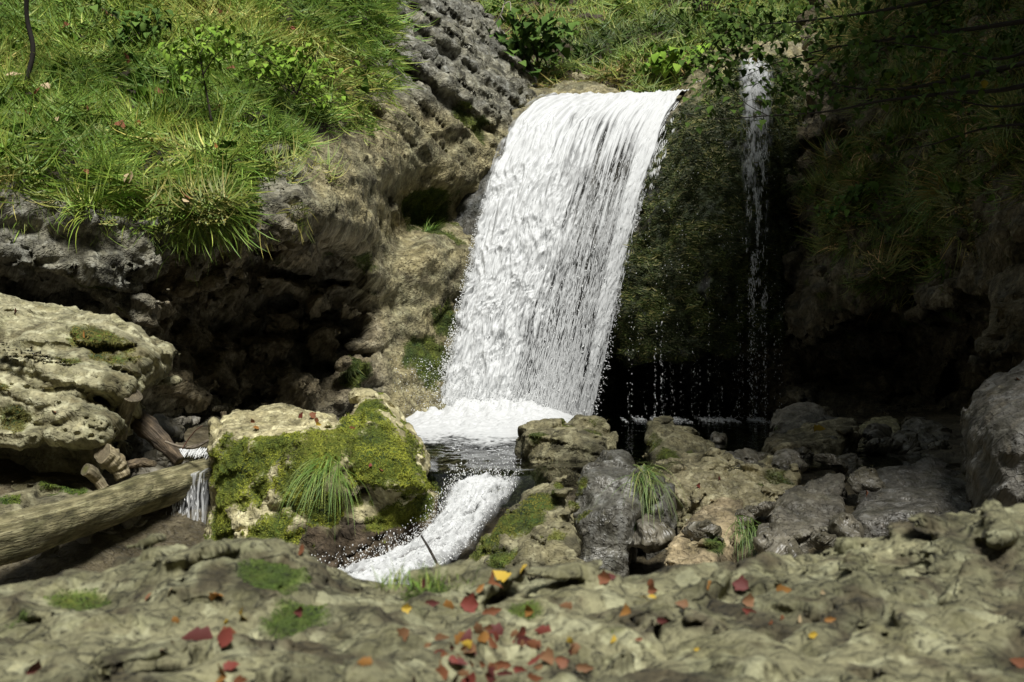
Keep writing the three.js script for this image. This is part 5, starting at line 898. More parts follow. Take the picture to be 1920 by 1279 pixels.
meadow('bank_grass', 'long drooping grass covering the sunny slope above the grey cliff', west, 250, 21, (x, y, z, nx, ny) => { if (by(y, z) > 4.35 || bx(x, z) < -5.4) return 0; const e = turfEdge(bx(x, z), by(y, z)) + 0.28 * n3(x * 2.6, y * 2.6, z * 2.6); return e > 0.02 ? clamp(0.55 + 1.1 * n3(x * 1.9 + 6, y * 1.9, z * 1.9) + 0.4) : 0; },
  (x, y, z, r) => { const k = n3(x * 0.8 + 2, y * 0.9, z * 0.8) + 0.35 * (r() - 0.5) + 0.28 * sstep(-3.4, -1.6, x); return k > 0.3 ? mix3(LIME, STRAW, clamp((k - 0.3) * 0.9)) : mix3(GREEN, LIME, clamp(0.45 + k)); }, { len: 0.36, blades: 24, droop: 0.4, straw: 0.16, wid: 0.0046, base: 0.16, spread: 2.3 });  // blade colour turns yellower eastward, painting in the sunlit patch of the slope
meadow('hillside_grass', 'rough green grass on the hillside behind the fall', back, 95, 33, (x, y, z, nx, ny) => by(y, z) < 4.3 && y > 3.85 + 0.3 * n3(x * 2, 1, z * 2) ? clamp(0.5 + 1.2 * n3(x * 1.1, y * 1.1, z * 1.1) + 0.6 * sstep(0.5, 1.6, x)) : 0,
  (x, y, z, r) => { const k = n3(x * 0.7, y * 0.7, z * 0.7) + 0.3 * (r() - 0.5); return k > 0.25 ? mix3(OLIVE, STRAW, 0.4 * r()) : mix3(DEEP, LIME, clamp(0.5 + k)); }, { len: 0.34, blades: 20, wid: 0.006, base: 0.2, droop: 0.3 });
const EAST_TURF = sheet([[1515, 360], [1560, 300], [1600, 220], [1560, 60], [1600, -300], [2300, -300], [2300, 200], [1900, 380], [1810, 470], [1770, 515], [1660, 545], [1560, 515], [1530, 470]]), eastEdge = table((a, b) => edgeDist(EAST_TURF, a, b), 1.5, 9, -1.5, 7, 0.05);
meadow('overhang_grass', 'long shaded grass hanging from the dark bank over the cave', east, 220, 41, (x, y, z) => { if (by(y, z) > 4.35 || bx(x, z) > 5.3) return 0; const e = eastEdge(bx(x, z), by(y, z)) + 0.15 * n3(x * 3, y * 3, z * 3); return e > 0 ? clamp(0.6 + 1.2 * n3(x * 1.7, y * 1.7, z * 1.7)) : 0; },
  (x, y, z, r) => r() < 0.2 ? mix3(OLIVE, STRAW, r()) : mix3(GREEN, OLIVE, r()), { len: 0.34, blades: 24, droop: 0.35, hang: 0.35, wid: 0.0045, base: 0.12, upright: 0.2 });
// moss that hangs on the curtain, and moss on the slabs
{
  const hang = tuft(77, 16, { len: 0.075, wid: 0.0035, base: 0.06, droop: 0.3, hang: 0.5, straw: 0.06, spread: 4.4 }), m = [], c = [], m2 = [], c2 = [];
  scatter(face, 1500, 52, (x, y, z) => curtainEdge(x, y) > -0.06 && y > 0.5 ? clamp(0.35 + 1.6 * fbm(x * 3.1 + 4, y * 2.2, z * 3.1, 3) + 0.25) : 0, (p, n, r) => { const t = sstep(-0.25, 0.4, fbm(p.x * 4, p.y * 3, p.z * 4, 2) + 0.4 * (r() - 0.5)); m.push(grassBasis(p, n, 0.6 + 0.9 * r(), (r() - 0.5) * 2, 0.15)); const k = mix3([0.035, 0.05, 0.016], [0.11, 0.15, 0.04], t); c.push(k); });
  const a = put(copies(hang, bladeMat, m, c), 'hanging_moss'); tag(a, 'dark green moss hanging from the wet curtain beside the fall', 'moss', null, 'stuff');
  const f = mossFuzz(west, [0, 0, 0], 2600, 0.024, 61, [[0.04, 0.06, 0.01], [0.13, 0.15, 0.025]], (p) => turfEdge(bx(p.x, p.z), by(p.y, p.z)) < 0); put(f, 'cliff_moss'); tag(f, 'dark moss tufts on the limestone slabs beside the fall', 'moss', null, 'stuff');
}

// where a line of sight meets a surface: nearest vertex of the mesh in that direction
function onSurface(s, px, py) {
  let best = 1e9, bi = -1; const u = (px - 960) * K, v = -(py - 639.5) * K;
  for (let q = 0; q < s.pos.length; q += 3) { const d = -s.pos[q + 2], a = s.pos[q] / d - u, b = (s.pos[q + 1] - EYE) / d - v, e = Math.max(0, Math.hypot(a, b) - 0.0036) * 4000 + d; if (e < best) { best = e; bi = q; } }
  return { p: new THREE.Vector3(s.pos[bi], s.pos[bi + 1], s.pos[bi + 2]), n: new THREE.Vector3(s.nor[bi], s.nor[bi + 1], s.nor[bi + 2]) };
}
// single clumps that stand out
function clump(name, label, surf, px, py, o, group, tint = GREEN) {
  const h = surf.isVector3 ? { p: surf, n: new THREE.Vector3(0, 0.5, 1).normalize() } : onSurface(surf, px, py), g = tuft(o.seed, o.blades ?? 90, o), mt = bladeMat.clone(); mt.color.setRGB(...tint); mt.name = 'grass clump';
  const m = mesh(g, mt); m.applyMatrix4(grassBasis(h.p, h.n, o.size ?? 1, o.turn ?? 0, o.upright ?? 0.3)); return tag(put(m, name), label, 'grass', group);
}
const rimSpots = [[30, 350], [110, 375], [185, 400], [250, 395], [300, 412], [345, 425], [400, 400], [430, 420], [470, 395], [565, 415], [600, 330], [690, 250], [640, 205], [520, 330]];
rimSpots.forEach(([px, py], i) => clump('grass_tuft', 'grass tuft drooping over the rim of the grey cliff', west, px, py - 12, { seed: 300 + i, blades: i === 6 || i === 7 ? 190 : 110, len: 0.36, wid: 0.0042, base: 0.28, droop: 0.3, hang: 0.28, upright: 0.2, size: i === 9 ? 0.7 : 1, straw: 0.25 }, 'grass tufts along the cliff rim', [0.17, 0.22, 0.05]));
clump('boulder_grass', 'bright green grass tuft hanging down the face of the mossy boulder', V(at(618, 868, 6.86)), 0, 0, { seed: 411, blades: 130, len: 0.42, wid: 0.0014, base: 0.13, droop: 0.16, hang: 0.45, upright: 0, spread: 3.4, straw: 0.15 }, null, [0.11, 0.2, 0.035]);
clump('wisp_grass', 'thin wispy grass hanging beside the grey knobbly boulder', V(at(1208, 885, 6.95)), 0, 0, { seed: 421, blades: 70, len: 0.4, wid: 0.002, base: 0.12, droop: 0.25, hang: 0.5, upright: 0, straw: 0.3 }, null, [0.08, 0.13, 0.03]);
clump('crevice_grass', 'dark grass clump growing in the crevice beside the dull gritty stone', V(at(1400, 985, 6.75)), 0, 0, { seed: 431, blades: 90, len: 0.24, wid: 0.0018, base: 0.12, droop: 0.25, hang: 0.5, upright: 0 }, null, [0.06, 0.11, 0.02]);
clump('slab_grass', 'short bright grass patch at the far edge of the leaf-strewn slab', slab, 800, 1078, { seed: 441, blades: 240, len: 0.055, wid: 0.0012, base: 0.2, droop: 0.2, spread: 6.2, upright: 0.9 }, null, [0.12, 0.2, 0.035]);
clump('ledge_fern', 'bright feathery plant on the dark mossy ledge beside the fall', west, 806, 425, { seed: 451, blades: 60, len: 0.24, wid: 0.005, base: 0.1, droop: 0.2, upright: 0.7 }, null, [0.13, 0.24, 0.05]);
clump('ledge_grass', 'dry grass tuft on the ledge under the overhanging nose', west, 770, 412, { seed: 452, blades: 60, len: 0.2, wid: 0.003, base: 0.1, droop: 0.6 }, null, [0.12, 0.14, 0.05]);
clump('hollow_grass', 'small grass tuft at the foot of the pale slab by the fall', west, 672, 680, { seed: 453, blades: 60, len: 0.22, wid: 0.0028, base: 0.12, droop: 0.55 }, null, [0.1, 0.16, 0.04]);

// ---------------------------------------------------------------- leafy plants
function leafGeo(seed, o = {}) {   // an ovate leaf along +z, folded along its midrib
  const r = rng(seed), n = o.seg ?? 4, pos = [], idx = [], L = 1, w = o.wide ?? 0.34;
  for (let i = 0; i <= n; i++) { const t = i / n, h = w * Math.sin(Math.PI * Math.pow(t, o.belly ?? 0.75)) * (1 + (i && i < n ? (r() - 0.5) * (o.jag ?? 0.1) : 0)) + 0.004, z = t * L, y = (o.curl ?? -0.18) * t * t + 0.05 * Math.sin(3 * t); pos.push(-h, y + h * (o.fold ?? 0.25), z, 0, y, z, h, y + h * (o.fold ?? 0.25), z); }
  for (let i = 0; i < n; i++) { const a = i * 3; for (const k of [0, 1]) idx.push(a + k, a + k + 1, a + k + 3, a + k + 1, a + k + 4, a + k + 3); }
  const P = new Float32Array(pos), I = new Uint32Array(idx), c = new Float32Array(P.length).fill(1); return geom({ pos: P, idx: I, nor: normalsOf(P, I), col: c });
}
const greenLeaf = leafGeo(5), broadLeaf = leafGeo(6, { wide: 0.46, belly: 0.65, curl: -0.3 });
function leafAt(p, r, size, drop = 0.5) {
  const d = new THREE.Vector3(r() - 0.5, -drop * r(), r() - 0.35).normalize(), up = new THREE.Vector3(0.5 * (r() - 0.5), 1, 0.7 * (r() - 0.2)).normalize(), right = new THREE.Vector3().crossVectors(up, d).normalize(), u2 = new THREE.Vector3().crossVectors(d, right);
  return new THREE.Matrix4().makeBasis(right, u2, d).scale(new THREE.Vector3(size, size, size)).setPosition(p);
}
const twigMat = new THREE.MeshStandardMaterial({ name: 'twig bark', vertexColors: true, roughness: 0.9 });
function plant(name, label, category, base, stems, o) {   // stems: lists of world points; leaves along the outer part of each stem
  const g = new THREE.Group(); g.position.copy(base); put(g, name); tag(g, label, category, o.group);
  const r = rng(o.seed), m = [], c = [], org = [base.x, base.y, base.z];
  stems.forEach((st, i) => {
    const s = limb(st.pts, st.r, o.sides ?? 6, { rings: st.pts.length * 5, seed: i, grain: 0.1, lump: 0.15, c1: o.bark ?? [0.07, 0.055, 0.04], c2: [0.03, 0.025, 0.02] });
    put(mesh(geom(s, org), twigMat), i === 0 ? (o.stemName ?? 'stem') : 'branch', g);
    const cv = new THREE.CatmullRomCurve3(st.pts.map(V));
    for (let k = 0; k < (st.leaves ?? 0); k++) {
      const t = mix(st.from ?? 0.25, 1, Math.pow(r(), 0.8)), p = cv.getPointAt(t), sp = st.spread ?? 0.1; p.x += (r() - 0.5) * 2 * sp; p.y += (r() - 0.4) * 1.3 * sp; p.z += (r() - 0.5) * 2 * sp; p.sub(base);
      m.push(leafAt(p, r, (o.leaf ?? 0.05) * (0.6 + 0.8 * r()), o.drop)); const h = mix3(o.green[0], o.green[1], r()), l = 0.75 + 0.5 * r(); c.push(r() < (o.yellow ?? 0) ? [0.4, 0.3, 0.03] : [h[0] * l, h[1] * l, h[2] * l]);
    }
  });
  if (m.length) { const f = put(copies(o.geo ?? greenLeaf, leafMat, m, c), 'leaves', g); f.userData = { kind: 'stuff' }; }
  return g;
}
const S = (pts, rad, leaves = 0, spread = 0.1, from = 0.25) => ({ pts: pts.map((a) => at(...a)), r: rad, leaves, spread, from });
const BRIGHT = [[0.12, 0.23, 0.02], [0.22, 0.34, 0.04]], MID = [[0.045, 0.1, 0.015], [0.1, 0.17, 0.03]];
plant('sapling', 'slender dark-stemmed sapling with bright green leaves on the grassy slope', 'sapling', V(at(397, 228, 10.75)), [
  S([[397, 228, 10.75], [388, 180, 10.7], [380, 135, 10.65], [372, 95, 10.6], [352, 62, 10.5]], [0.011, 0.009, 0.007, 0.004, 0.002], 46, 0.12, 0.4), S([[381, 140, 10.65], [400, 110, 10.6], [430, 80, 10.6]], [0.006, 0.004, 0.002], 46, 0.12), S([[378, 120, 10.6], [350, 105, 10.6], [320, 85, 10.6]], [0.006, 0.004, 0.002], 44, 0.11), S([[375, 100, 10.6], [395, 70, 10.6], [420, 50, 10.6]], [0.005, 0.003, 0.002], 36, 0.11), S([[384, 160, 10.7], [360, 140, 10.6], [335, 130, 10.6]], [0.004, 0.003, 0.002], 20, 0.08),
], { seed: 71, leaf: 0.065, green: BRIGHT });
plant('leafy_bush', 'wide bright green bush on the sunny grass beside the sapling', 'bush', V(at(555, 178, 11.6)), [
  S([[555, 178, 11.6], [572, 140, 11.5], [590, 110, 11.4], [600, 85, 11.4]], [0.009, 0.007, 0.004, 0.002], 50, 0.16, 0.3), S([[555, 175, 11.6], [535, 140, 11.5], [505, 115, 11.4], [470, 95, 11.4]], [0.007, 0.005, 0.004, 0.002], 70, 0.15), S([[560, 165, 11.6], [540, 130, 11.5], [530, 90, 11.4]], [0.006, 0.004, 0.002], 50, 0.15), S([[560, 170, 11.6], [600, 150, 11.5], [640, 130, 11.5]], [0.006, 0.004, 0.002], 46, 0.14), S([[550, 175, 11.6], [510, 150, 11.5], [455, 125, 11.4]], [0.005, 0.004, 0.002], 46, 0.13), S([[565, 170, 11.6], [610, 190, 11.5], [655, 195, 11.5]], [0.005, 0.004, 0.002], 36, 0.12),
], { seed: 72, leaf: 0.062, green: BRIGHT });
plant('thin_tree', 'thin crooked black-trunked tree rising from the dark corner of the slope', 'tree', V(at(52, 152, 10.9)), [
  S([[50, 152, 10.9], [62, 95, 10.85], [50, 30, 10.8], [52, -60, 10.7], [40, -200, 10.6]], [0.02, 0.02, 0.019, 0.017, 0.012], 0), S([[52, -60, 10.7], [120, -150, 10.6], [200, -210, 10.5]], [0.01, 0.007, 0.003], 120, 0.35), S([[48, -80, 10.7], [-60, -160, 10.7], [-180, -220, 10.7]], [0.01, 0.007, 0.003], 120, 0.35),
], { seed: 73, leaf: 0.09, green: MID, stemName: 'trunk', bark: [0.03, 0.025, 0.02] });
plant('ivy_bush', 'low dark-leaved bush in the shade at the top of the grassy slope', 'bush', V(at(275, 95, 12)), [
  S([[275, 95, 12], [262, 65, 11.9], [245, 40, 11.9]], [0.007, 0.005, 0.003], 60, 0.16), S([[275, 92, 12], [285, 60, 11.9], [290, 25, 11.9]], [0.006, 0.004, 0.002], 60, 0.16), S([[275, 92, 12], [250, 80, 11.8], [225, 50, 11.8]], [0.006, 0.004, 0.002], 40, 0.14), S([[280, 90, 12], [200, 20, 12], [150, 5, 12.2]], [0.006, 0.004, 0.002], 40, 0.18),
], { seed: 74, leaf: 0.075, green: MID, geo: broadLeaf });
plant('hazel_bush', 'broad-leaved green bush leaning over the dark rock gully above the fall', 'bush', V(at(1010, 130, 16.4)), [
  S([[1012, 130, 16.4], [1000, 90, 16.2], [975, 55, 16], [960, 30, 15.9]], [0.014, 0.01, 0.006, 0.003], 60, 0.2), S([[1010, 125, 16.4], [1030, 80, 16.2], [1060, 50, 16]], [0.011, 0.008, 0.003], 60, 0.2), S([[1008, 120, 16.4], [1010, 70, 16.1], [1020, 35, 16]], [0.01, 0.007, 0.003], 60, 0.2), S([[1005, 125, 16.4], [965, 105, 16.2], [930, 80, 16.1]], [0.009, 0.006, 0.003], 50, 0.18), S([[1012, 130, 16.4], [950, 120, 16], [940, 100, 15.9]], [0.008, 0.005, 0.003], 40, 0.16),
], { seed: 75, leaf: 0.13, green: MID, geo: broadLeaf });
plant('herb_patch', 'leafy herb growing at the edge of the stream above the fall', 'plant', V(at(1265, 140, 15.8)), [
  S([[1265, 140, 15.8], [1258, 115, 15.7], [1250, 95, 15.7]], [0.006, 0.005, 0.003], 30, 0.16), S([[1268, 138, 15.8], [1290, 112, 15.7], [1310, 100, 15.7]], [0.006, 0.005, 0.003], 30, 0.16), S([[1262, 138, 15.8], [1235, 120, 15.7], [1225, 108, 15.7]], [0.006, 0.004, 0.003], 24, 0.14),
], { seed: 76, leaf: 0.13, green: BRIGHT, geo: broadLeaf });
plant('bank_herb', 'broad-leaved herb in the shaded grass above the cave', 'plant', V(at(1612, 372, 11.6)), [
  S([[1612, 372, 11.55], [1605, 355, 11.45], [1598, 342, 11.4]], [0.004, 0.003, 0.002], 9, 0.07), S([[1614, 370, 11.55], [1625, 355, 11.45], [1635, 350, 11.4]], [0.004, 0.003, 0.002], 9, 0.07),
], { seed: 77, leaf: 0.1, green: MID, geo: broadLeaf });
plant('rock_herb', 'small leafy plant hanging at the corner of the shaded overhang', 'plant', V(at(1560, 400, 11.9)), [
  S([[1565, 400, 11.9], [1555, 392, 11.8], [1545, 405, 11.7]], [0.004, 0.003, 0.002], 22, 0.1), S([[1565, 402, 11.9], [1580, 385, 11.8], [1598, 380, 11.7]], [0.004, 0.003, 0.002], 22, 0.1), S([[1570, 405, 11.9], [1640, 410, 11.4], [1665, 415, 11.3]], [0.004, 0.003, 0.002], 14, 0.1),
], { seed: 78, leaf: 0.06, green: MID, geo: broadLeaf });
plant('bare_twig', 'bare white twig sticking out of the dark gully above the fall', 'twig', V(at(930, 48, 15.6)), [
  S([[925, 48, 15.6], [940, 25, 15.5], [945, 8, 15.5], [953, -8, 15.4]], [0.01, 0.009, 0.007, 0.004]), S([[945, 8, 15.5], [955, 3, 15.5], [958, 20, 15.4]], [0.006, 0.005, 0.003]), S([[938, 28, 15.5], [945, 38, 15.4]], [0.005, 0.003]),
], { seed: 79, green: MID, bark: [0.5, 0.46, 0.38] });
plant('reed_stump', 'tangle of bare upright shoots on the hillside above the trickle', 'bush', V(at(1322, 42, 18)), [-22, -14, -7, 0, 6, 12, 20, 28].map((k) => S([[1322 + k * 0.4, 42, 18], [1322 + k * 0.8, 10, 17.9], [1322 + k * 1.8, -40, 17.8]], [0.014, 0.01, 0.006], 10, 0.25)), { seed: 80, leaf: 0.09, green: MID, bark: [0.1, 0.075, 0.05] });
plant('red_trunk', 'reddish-brown tree trunk standing in the shadow above the gully', 'tree', V(at(1100, 22, 19.5)), [
  S([[1098, 30, 19.5], [1100, 0, 19.5], [1104, -80, 19.4], [1100, -300, 19.2]], [0.07, 0.055, 0.05, 0.04]), S([[1103, -80, 19.4], [1200, -160, 19], [1300, -220, 18.6]], [0.02, 0.012, 0.005], 160, 0.5), S([[1103, -90, 19.4], [1010, -170, 19], [900, -240, 18.6]], [0.02, 0.012, 0.005], 160, 0.5),
], { seed: 81, leaf: 0.14, green: MID, bark: [0.24, 0.1, 0.045], stemName: 'trunk' });
wood('rotten_stump', 'dark rotten stump lying in the gully above the fall', [[1060, 48, 18.3], [1090, 42, 18.2], [1130, 38, 18.1]], [0.07, 0.1, 0.06], 16, { seed: 31, lump: 0.4, grain: 0.3, c1: [0.08, 0.06, 0.04], c2: [0.035, 0.028, 0.02] }, 'stump');

// broad-leaved weeds in the turf
{
  const rosette = mergeGeometries([...Array(9)].map((_, i) => { const r = rng(1500 + i), g = broadLeaf.clone(), a = r() * 6.28; g.rotateX(-0.5 - 0.6 * r()); g.rotateY(a); g.scale(0.8 + 0.5 * r(), 0.8 + 0.5 * r(), 0.8 + 0.5 * r()); g.translate(0.5 * (r() - 0.5), 0.7 + 0.9 * r(), 0.5 * (r() - 0.5)); return g; }));
  const all = new THREE.Group(); put(all, 'bank_weeds'); tag(all, 'low broad-leaved weeds growing among the grass on the banks', 'weeds', null, 'stuff');
  for (const [s, per, seed, ok] of [[west, 26, 1601, (x, y, z) => turfEdge(bx(x, z), by(y, z)) > 0.1 && by(y, z) < 4.35 && n3(x * 1.4 + 3, y * 1.4, z * 1.4) > 0.05 ? 1 : 0], [back, 9, 1602, (x, y, z) => y > 4 && by(y, z) < 4.3 ? 1 : 0], [east, 9, 1603, (x, y, z) => eastEdge(bx(x, z), by(y, z)) > 0.1 && by(y, z) < 4.3 ? 1 : 0]]) {
    const m = [], c = []; scatter(s, per, seed, ok, (p, n, r) => { m.push(grassBasis(p, n, 0.05 + 0.05 * r(), r() * 6, 0.6)); const h = mix3(MID[0], BRIGHT[0], r()); c.push(h); });
    if (m.length) { const f = put(copies(rosette, leafMat, m, c), 'weed_leaves', all); f.userData = { kind: 'stuff' }; }
  }
}

// ---------------------------------------------------------------- the tree that leans in from the east, and its unseen neighbours, crowns shading that bank and blocking sky light
{
  const base = new THREE.Vector3(4.9, 0.9, -6.6), st = [
    { pts: [[4.9, 0.9, -6.6], [4.75, 2.4, -6.8], [4.4, 4.2, -7.1], [3.6, 6.2, -7.6], [2.8, 7.4, -8]], r: [0.16, 0.14, 0.11, 0.08, 0.04] },
    S([[2100, 100, 7.2], [1900, 165, 7.5], [1780, 175, 7.8], [1650, 190, 8.0], [1560, 208, 8.2], [1440, 217, 8.4], [1330, 223, 8.6], [1285, 214, 8.7]], [0.04, 0.026, 0.02, 0.016, 0.011, 0.008, 0.005, 0.002], 30, 0.1, 0.6),
    S([[2000, 100, 7.4], [1850, 135, 7.7], [1700, 165, 8.0], [1600, 165, 8.2], [1520, 140, 8.4]], [0.03, 0.024, 0.017, 0.01, 0.004], 120, 0.2, 0.15),
    S([[2050, 20, 7.4], [1850, 50, 7.8], [1700, 70, 8.2], [1560, 90, 8.6], [1450, 120, 8.9], [1380, 150, 9.1]], [0.03, 0.024, 0.018, 0.012, 0.007, 0.003], 210, 0.22, 0.15),
    S([[2050, -40, 7.4], [1800, -10, 7.9], [1650, 20, 8.3], [1500, 40, 8.8], [1400, 50, 9.1], [1310, 80, 9.4]], [0.03, 0.024, 0.018, 0.012, 0.007, 0.003], 270, 0.24, 0.15),
    S([[2000, -90, 7.4], [1750, -60, 8], [1560, -40, 8.6], [1420, -10, 9.1], [1340, 20, 9.4]], [0.03, 0.022, 0.016, 0.01, 0.003], 260, 0.26, 0.15),
    S([[1560, 90, 8.6], [1480, 160, 8.8], [1400, 190, 8.9]], [0.007, 0.005, 0.002], 60, 0.14), S([[1500, 40, 8.8], [1420, 90, 9.0], [1350, 130, 9.1], [1320, 170, 9.2]], [0.007, 0.005, 0.004, 0.002], 110, 0.16), S([[1450, 50, 9], [1390, 70, 9.2], [1330, 50, 9.3]], [0.006, 0.004, 0.002], 110, 0.18), S([[1400, 50, 9.1], [1350, 100, 9.2], [1300, 120, 9.3]], [0.005, 0.004, 0.002], 90, 0.14),
    S([[1600, 165, 8.2], [1540, 178, 8.3], [1480, 150, 8.4]], [0.005, 0.004, 0.002], 26, 0.12), S([[1440, 217, 8.4], [1400, 195, 8.5], [1360, 155, 8.6], [1310, 135, 8.7]], [0.005, 0.004, 0.003, 0.002], 16, 0.1),
    S([[2000, 230, 7.2], [1850, 240, 7.5], [1750, 270, 7.7], [1660, 288, 7.9]], [0.016, 0.012, 0.007, 0.003], 16, 0.14), S([[2000, 60, 7.3], [1880, 110, 7.4], [1780, 95, 7.5], [1640, 75, 7.7]], [0.02, 0.014, 0.008, 0.003], 110, 0.26), S([[1990, 180, 7.2], [1870, 200, 7.3], [1760, 180, 7.4]], [0.016, 0.01, 0.004], 60, 0.25),
    S([[1700, 70, 8.2], [1620, 110, 8.3], [1540, 190, 8.4]], [0.007, 0.005, 0.002], 40, 0.16), S([[1800, -10, 7.9], [1700, 40, 8.0], [1600, 120, 8.1]], [0.009, 0.006, 0.002], 60, 0.2),
  ];
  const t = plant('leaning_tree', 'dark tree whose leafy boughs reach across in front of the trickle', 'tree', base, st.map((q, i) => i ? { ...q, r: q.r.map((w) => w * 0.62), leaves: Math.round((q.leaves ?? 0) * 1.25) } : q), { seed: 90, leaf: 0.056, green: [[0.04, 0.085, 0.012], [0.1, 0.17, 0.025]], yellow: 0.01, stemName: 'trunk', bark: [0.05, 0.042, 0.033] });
  const clumpLeaf = mergeGeometries([...Array(14)].map((_, i) => { const r = rng(900 + i), g = broadLeaf.clone(); g.applyMatrix4(leafAt(new THREE.Vector3((r() - 0.5) * 0.5, (r() - 0.5) * 0.35, (r() - 0.5) * 0.5), r, 0.16 + 0.08 * r(), 0.6)); return g; }));
  function crown(parent, base, c, rad, n, seed, big = 1) {
    const r = rng(seed), m = [], col = [];
    while (m.length < n) {
      const x = r() * 2 - 1, y = r() * 2 - 1, z = r() * 2 - 1, l = x * x + y * y + z * z; if (l > 1) continue;
      const p = new THREE.Vector3(c[0] + x * rad[0], c[1] + y * rad[1], c[2] + z * rad[2]); if (n3(p.x * 0.7, p.y * 0.9, p.z * 0.7) < -0.28) continue;
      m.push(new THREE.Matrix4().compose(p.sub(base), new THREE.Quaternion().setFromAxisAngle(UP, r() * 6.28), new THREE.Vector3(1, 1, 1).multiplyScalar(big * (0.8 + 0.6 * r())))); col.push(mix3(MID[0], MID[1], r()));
    }
    const f = put(copies(clumpLeaf, leafMat, m, col), 'crown', parent); f.userData = { kind: 'stuff' };
  }
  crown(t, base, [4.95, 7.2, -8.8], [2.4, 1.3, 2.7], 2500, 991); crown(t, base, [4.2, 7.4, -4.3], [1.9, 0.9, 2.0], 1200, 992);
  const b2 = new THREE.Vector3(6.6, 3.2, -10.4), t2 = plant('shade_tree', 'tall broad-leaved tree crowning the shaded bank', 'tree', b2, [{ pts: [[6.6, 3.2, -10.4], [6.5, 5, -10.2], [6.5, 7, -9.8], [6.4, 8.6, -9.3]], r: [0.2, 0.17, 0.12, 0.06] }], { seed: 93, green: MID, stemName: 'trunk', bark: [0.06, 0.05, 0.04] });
  const ring = [[-7.5, 2.4, 6.5], [-2.5, 2.6, 9.5], [3.2, 2.8, 8.8], [8, 2.6, 4.5], [8.6, 3, -2.5], [-10.2, 4.2, -1.5], [-10, 5, -14], [-4, 8.6, -24.5], [3.5, 8.8, -24], [8.6, 5, -15]];  // unseen trees all round, added to block low sky light
  ring.forEach(([x, y, z], i) => { const b = new THREE.Vector3(x, y - 0.6, z), q = plant('sky_screen_tree', 'unseen broad-leaved tree added round the gorge to block low sky light', 'tree', b, [{ pts: [[x, y - 0.6, z], [x + 0.1, y + 1.5, z], [x, y + 3.5, z + 0.1], [x, y + 6, z]], r: [0.22, 0.18, 0.14, 0.06] }], { seed: 700 + i, green: MID, stemName: 'trunk', bark: [0.06, 0.05, 0.04], group: 'unseen trees added round the gorge' }); crown(q, b, [x, y + 4.2, z], [3.2, 3.2, 3], 420, 800 + i, 3); });
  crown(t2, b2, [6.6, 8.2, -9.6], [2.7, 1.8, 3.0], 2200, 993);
}
// ---------------------------------------------------------------- fallen leaves
const dryMat = {};
const RUST = [0.19, 0.068, 0.028], RED = [0.17, 0.034, 0.022], WINE = [0.11, 0.026, 0.022], GOLD = [0.5, 0.34, 0.04], AMBER = [0.29, 0.135, 0.03], BUFF = [0.5, 0.38, 0.22], DUN = [0.2, 0.1, 0.045];
const tones = { rust: RUST, red: RED, wine: WINE, gold: GOLD, amber: AMBER, buff: BUFF, dun: DUN };
for (const k in tones) { dryMat[k] = new THREE.MeshStandardMaterial({ name: `${k} dry leaf`, color: new THREE.Color().setRGB(...tones[k]), roughness: 0.7 }); }
const dryGeo = [0, 1, 2, 3].map((i) => leafGeo(600 + i, { seg: 9, wide: 0.26 + 0.05 * i, jag: 0.55, curl: [0.35, -0.25, 0.5, 0.1][i], fold: [0.5, 0.15, -0.3, 0.7][i], belly: 0.7 }));
const rl = rng(4242);
const tone = { rust: 'rust-brown', red: 'bright red', wine: 'dark wine-red', gold: 'yellow', amber: 'orange', buff: 'pale buff', dun: 'dull brown' };
function dropLeaf(surf, px, py, kind, size, place) {
  const { p, n } = onSurface(surf, px, py), m = mesh(dryGeo[Math.floor(rl() * 4)], dryMat[kind]);
  const up = n.clone().lerp(UP, 0.5).add(new THREE.Vector3(0.8 * (rl() - 0.5), 0, 0.2 + 0.5 * rl())).normalize(), d = new THREE.Vector3(Math.cos(rl() * 6.28), 0, Math.sin(rl() * 6.28)); d.addScaledVector(up, -d.dot(up)).normalize();
  const right = new THREE.Vector3().crossVectors(up, d); m.applyMatrix4(new THREE.Matrix4().makeBasis(right, up, d).scale(new THREE.Vector3(size, size, size)).setPosition(p.addScaledVector(n, 0.008 + size * 0.2).add(new THREE.Vector3(0, 0.008 + size * 0.22, 0.015)).addScaledVector(d, -size * 0.5)));
  return tag(put(m, 'fallen_leaf'), `${tone[kind]} fallen leaf lying ${place}`, 'leaf', `${tone[kind]} fallen leaves ${place}`);
}
const onSlab = 'on the broad leaf-strewn slab', onGrass = 'in the grass of the sunny slope', onMoss = 'on top of the mossy boulder';
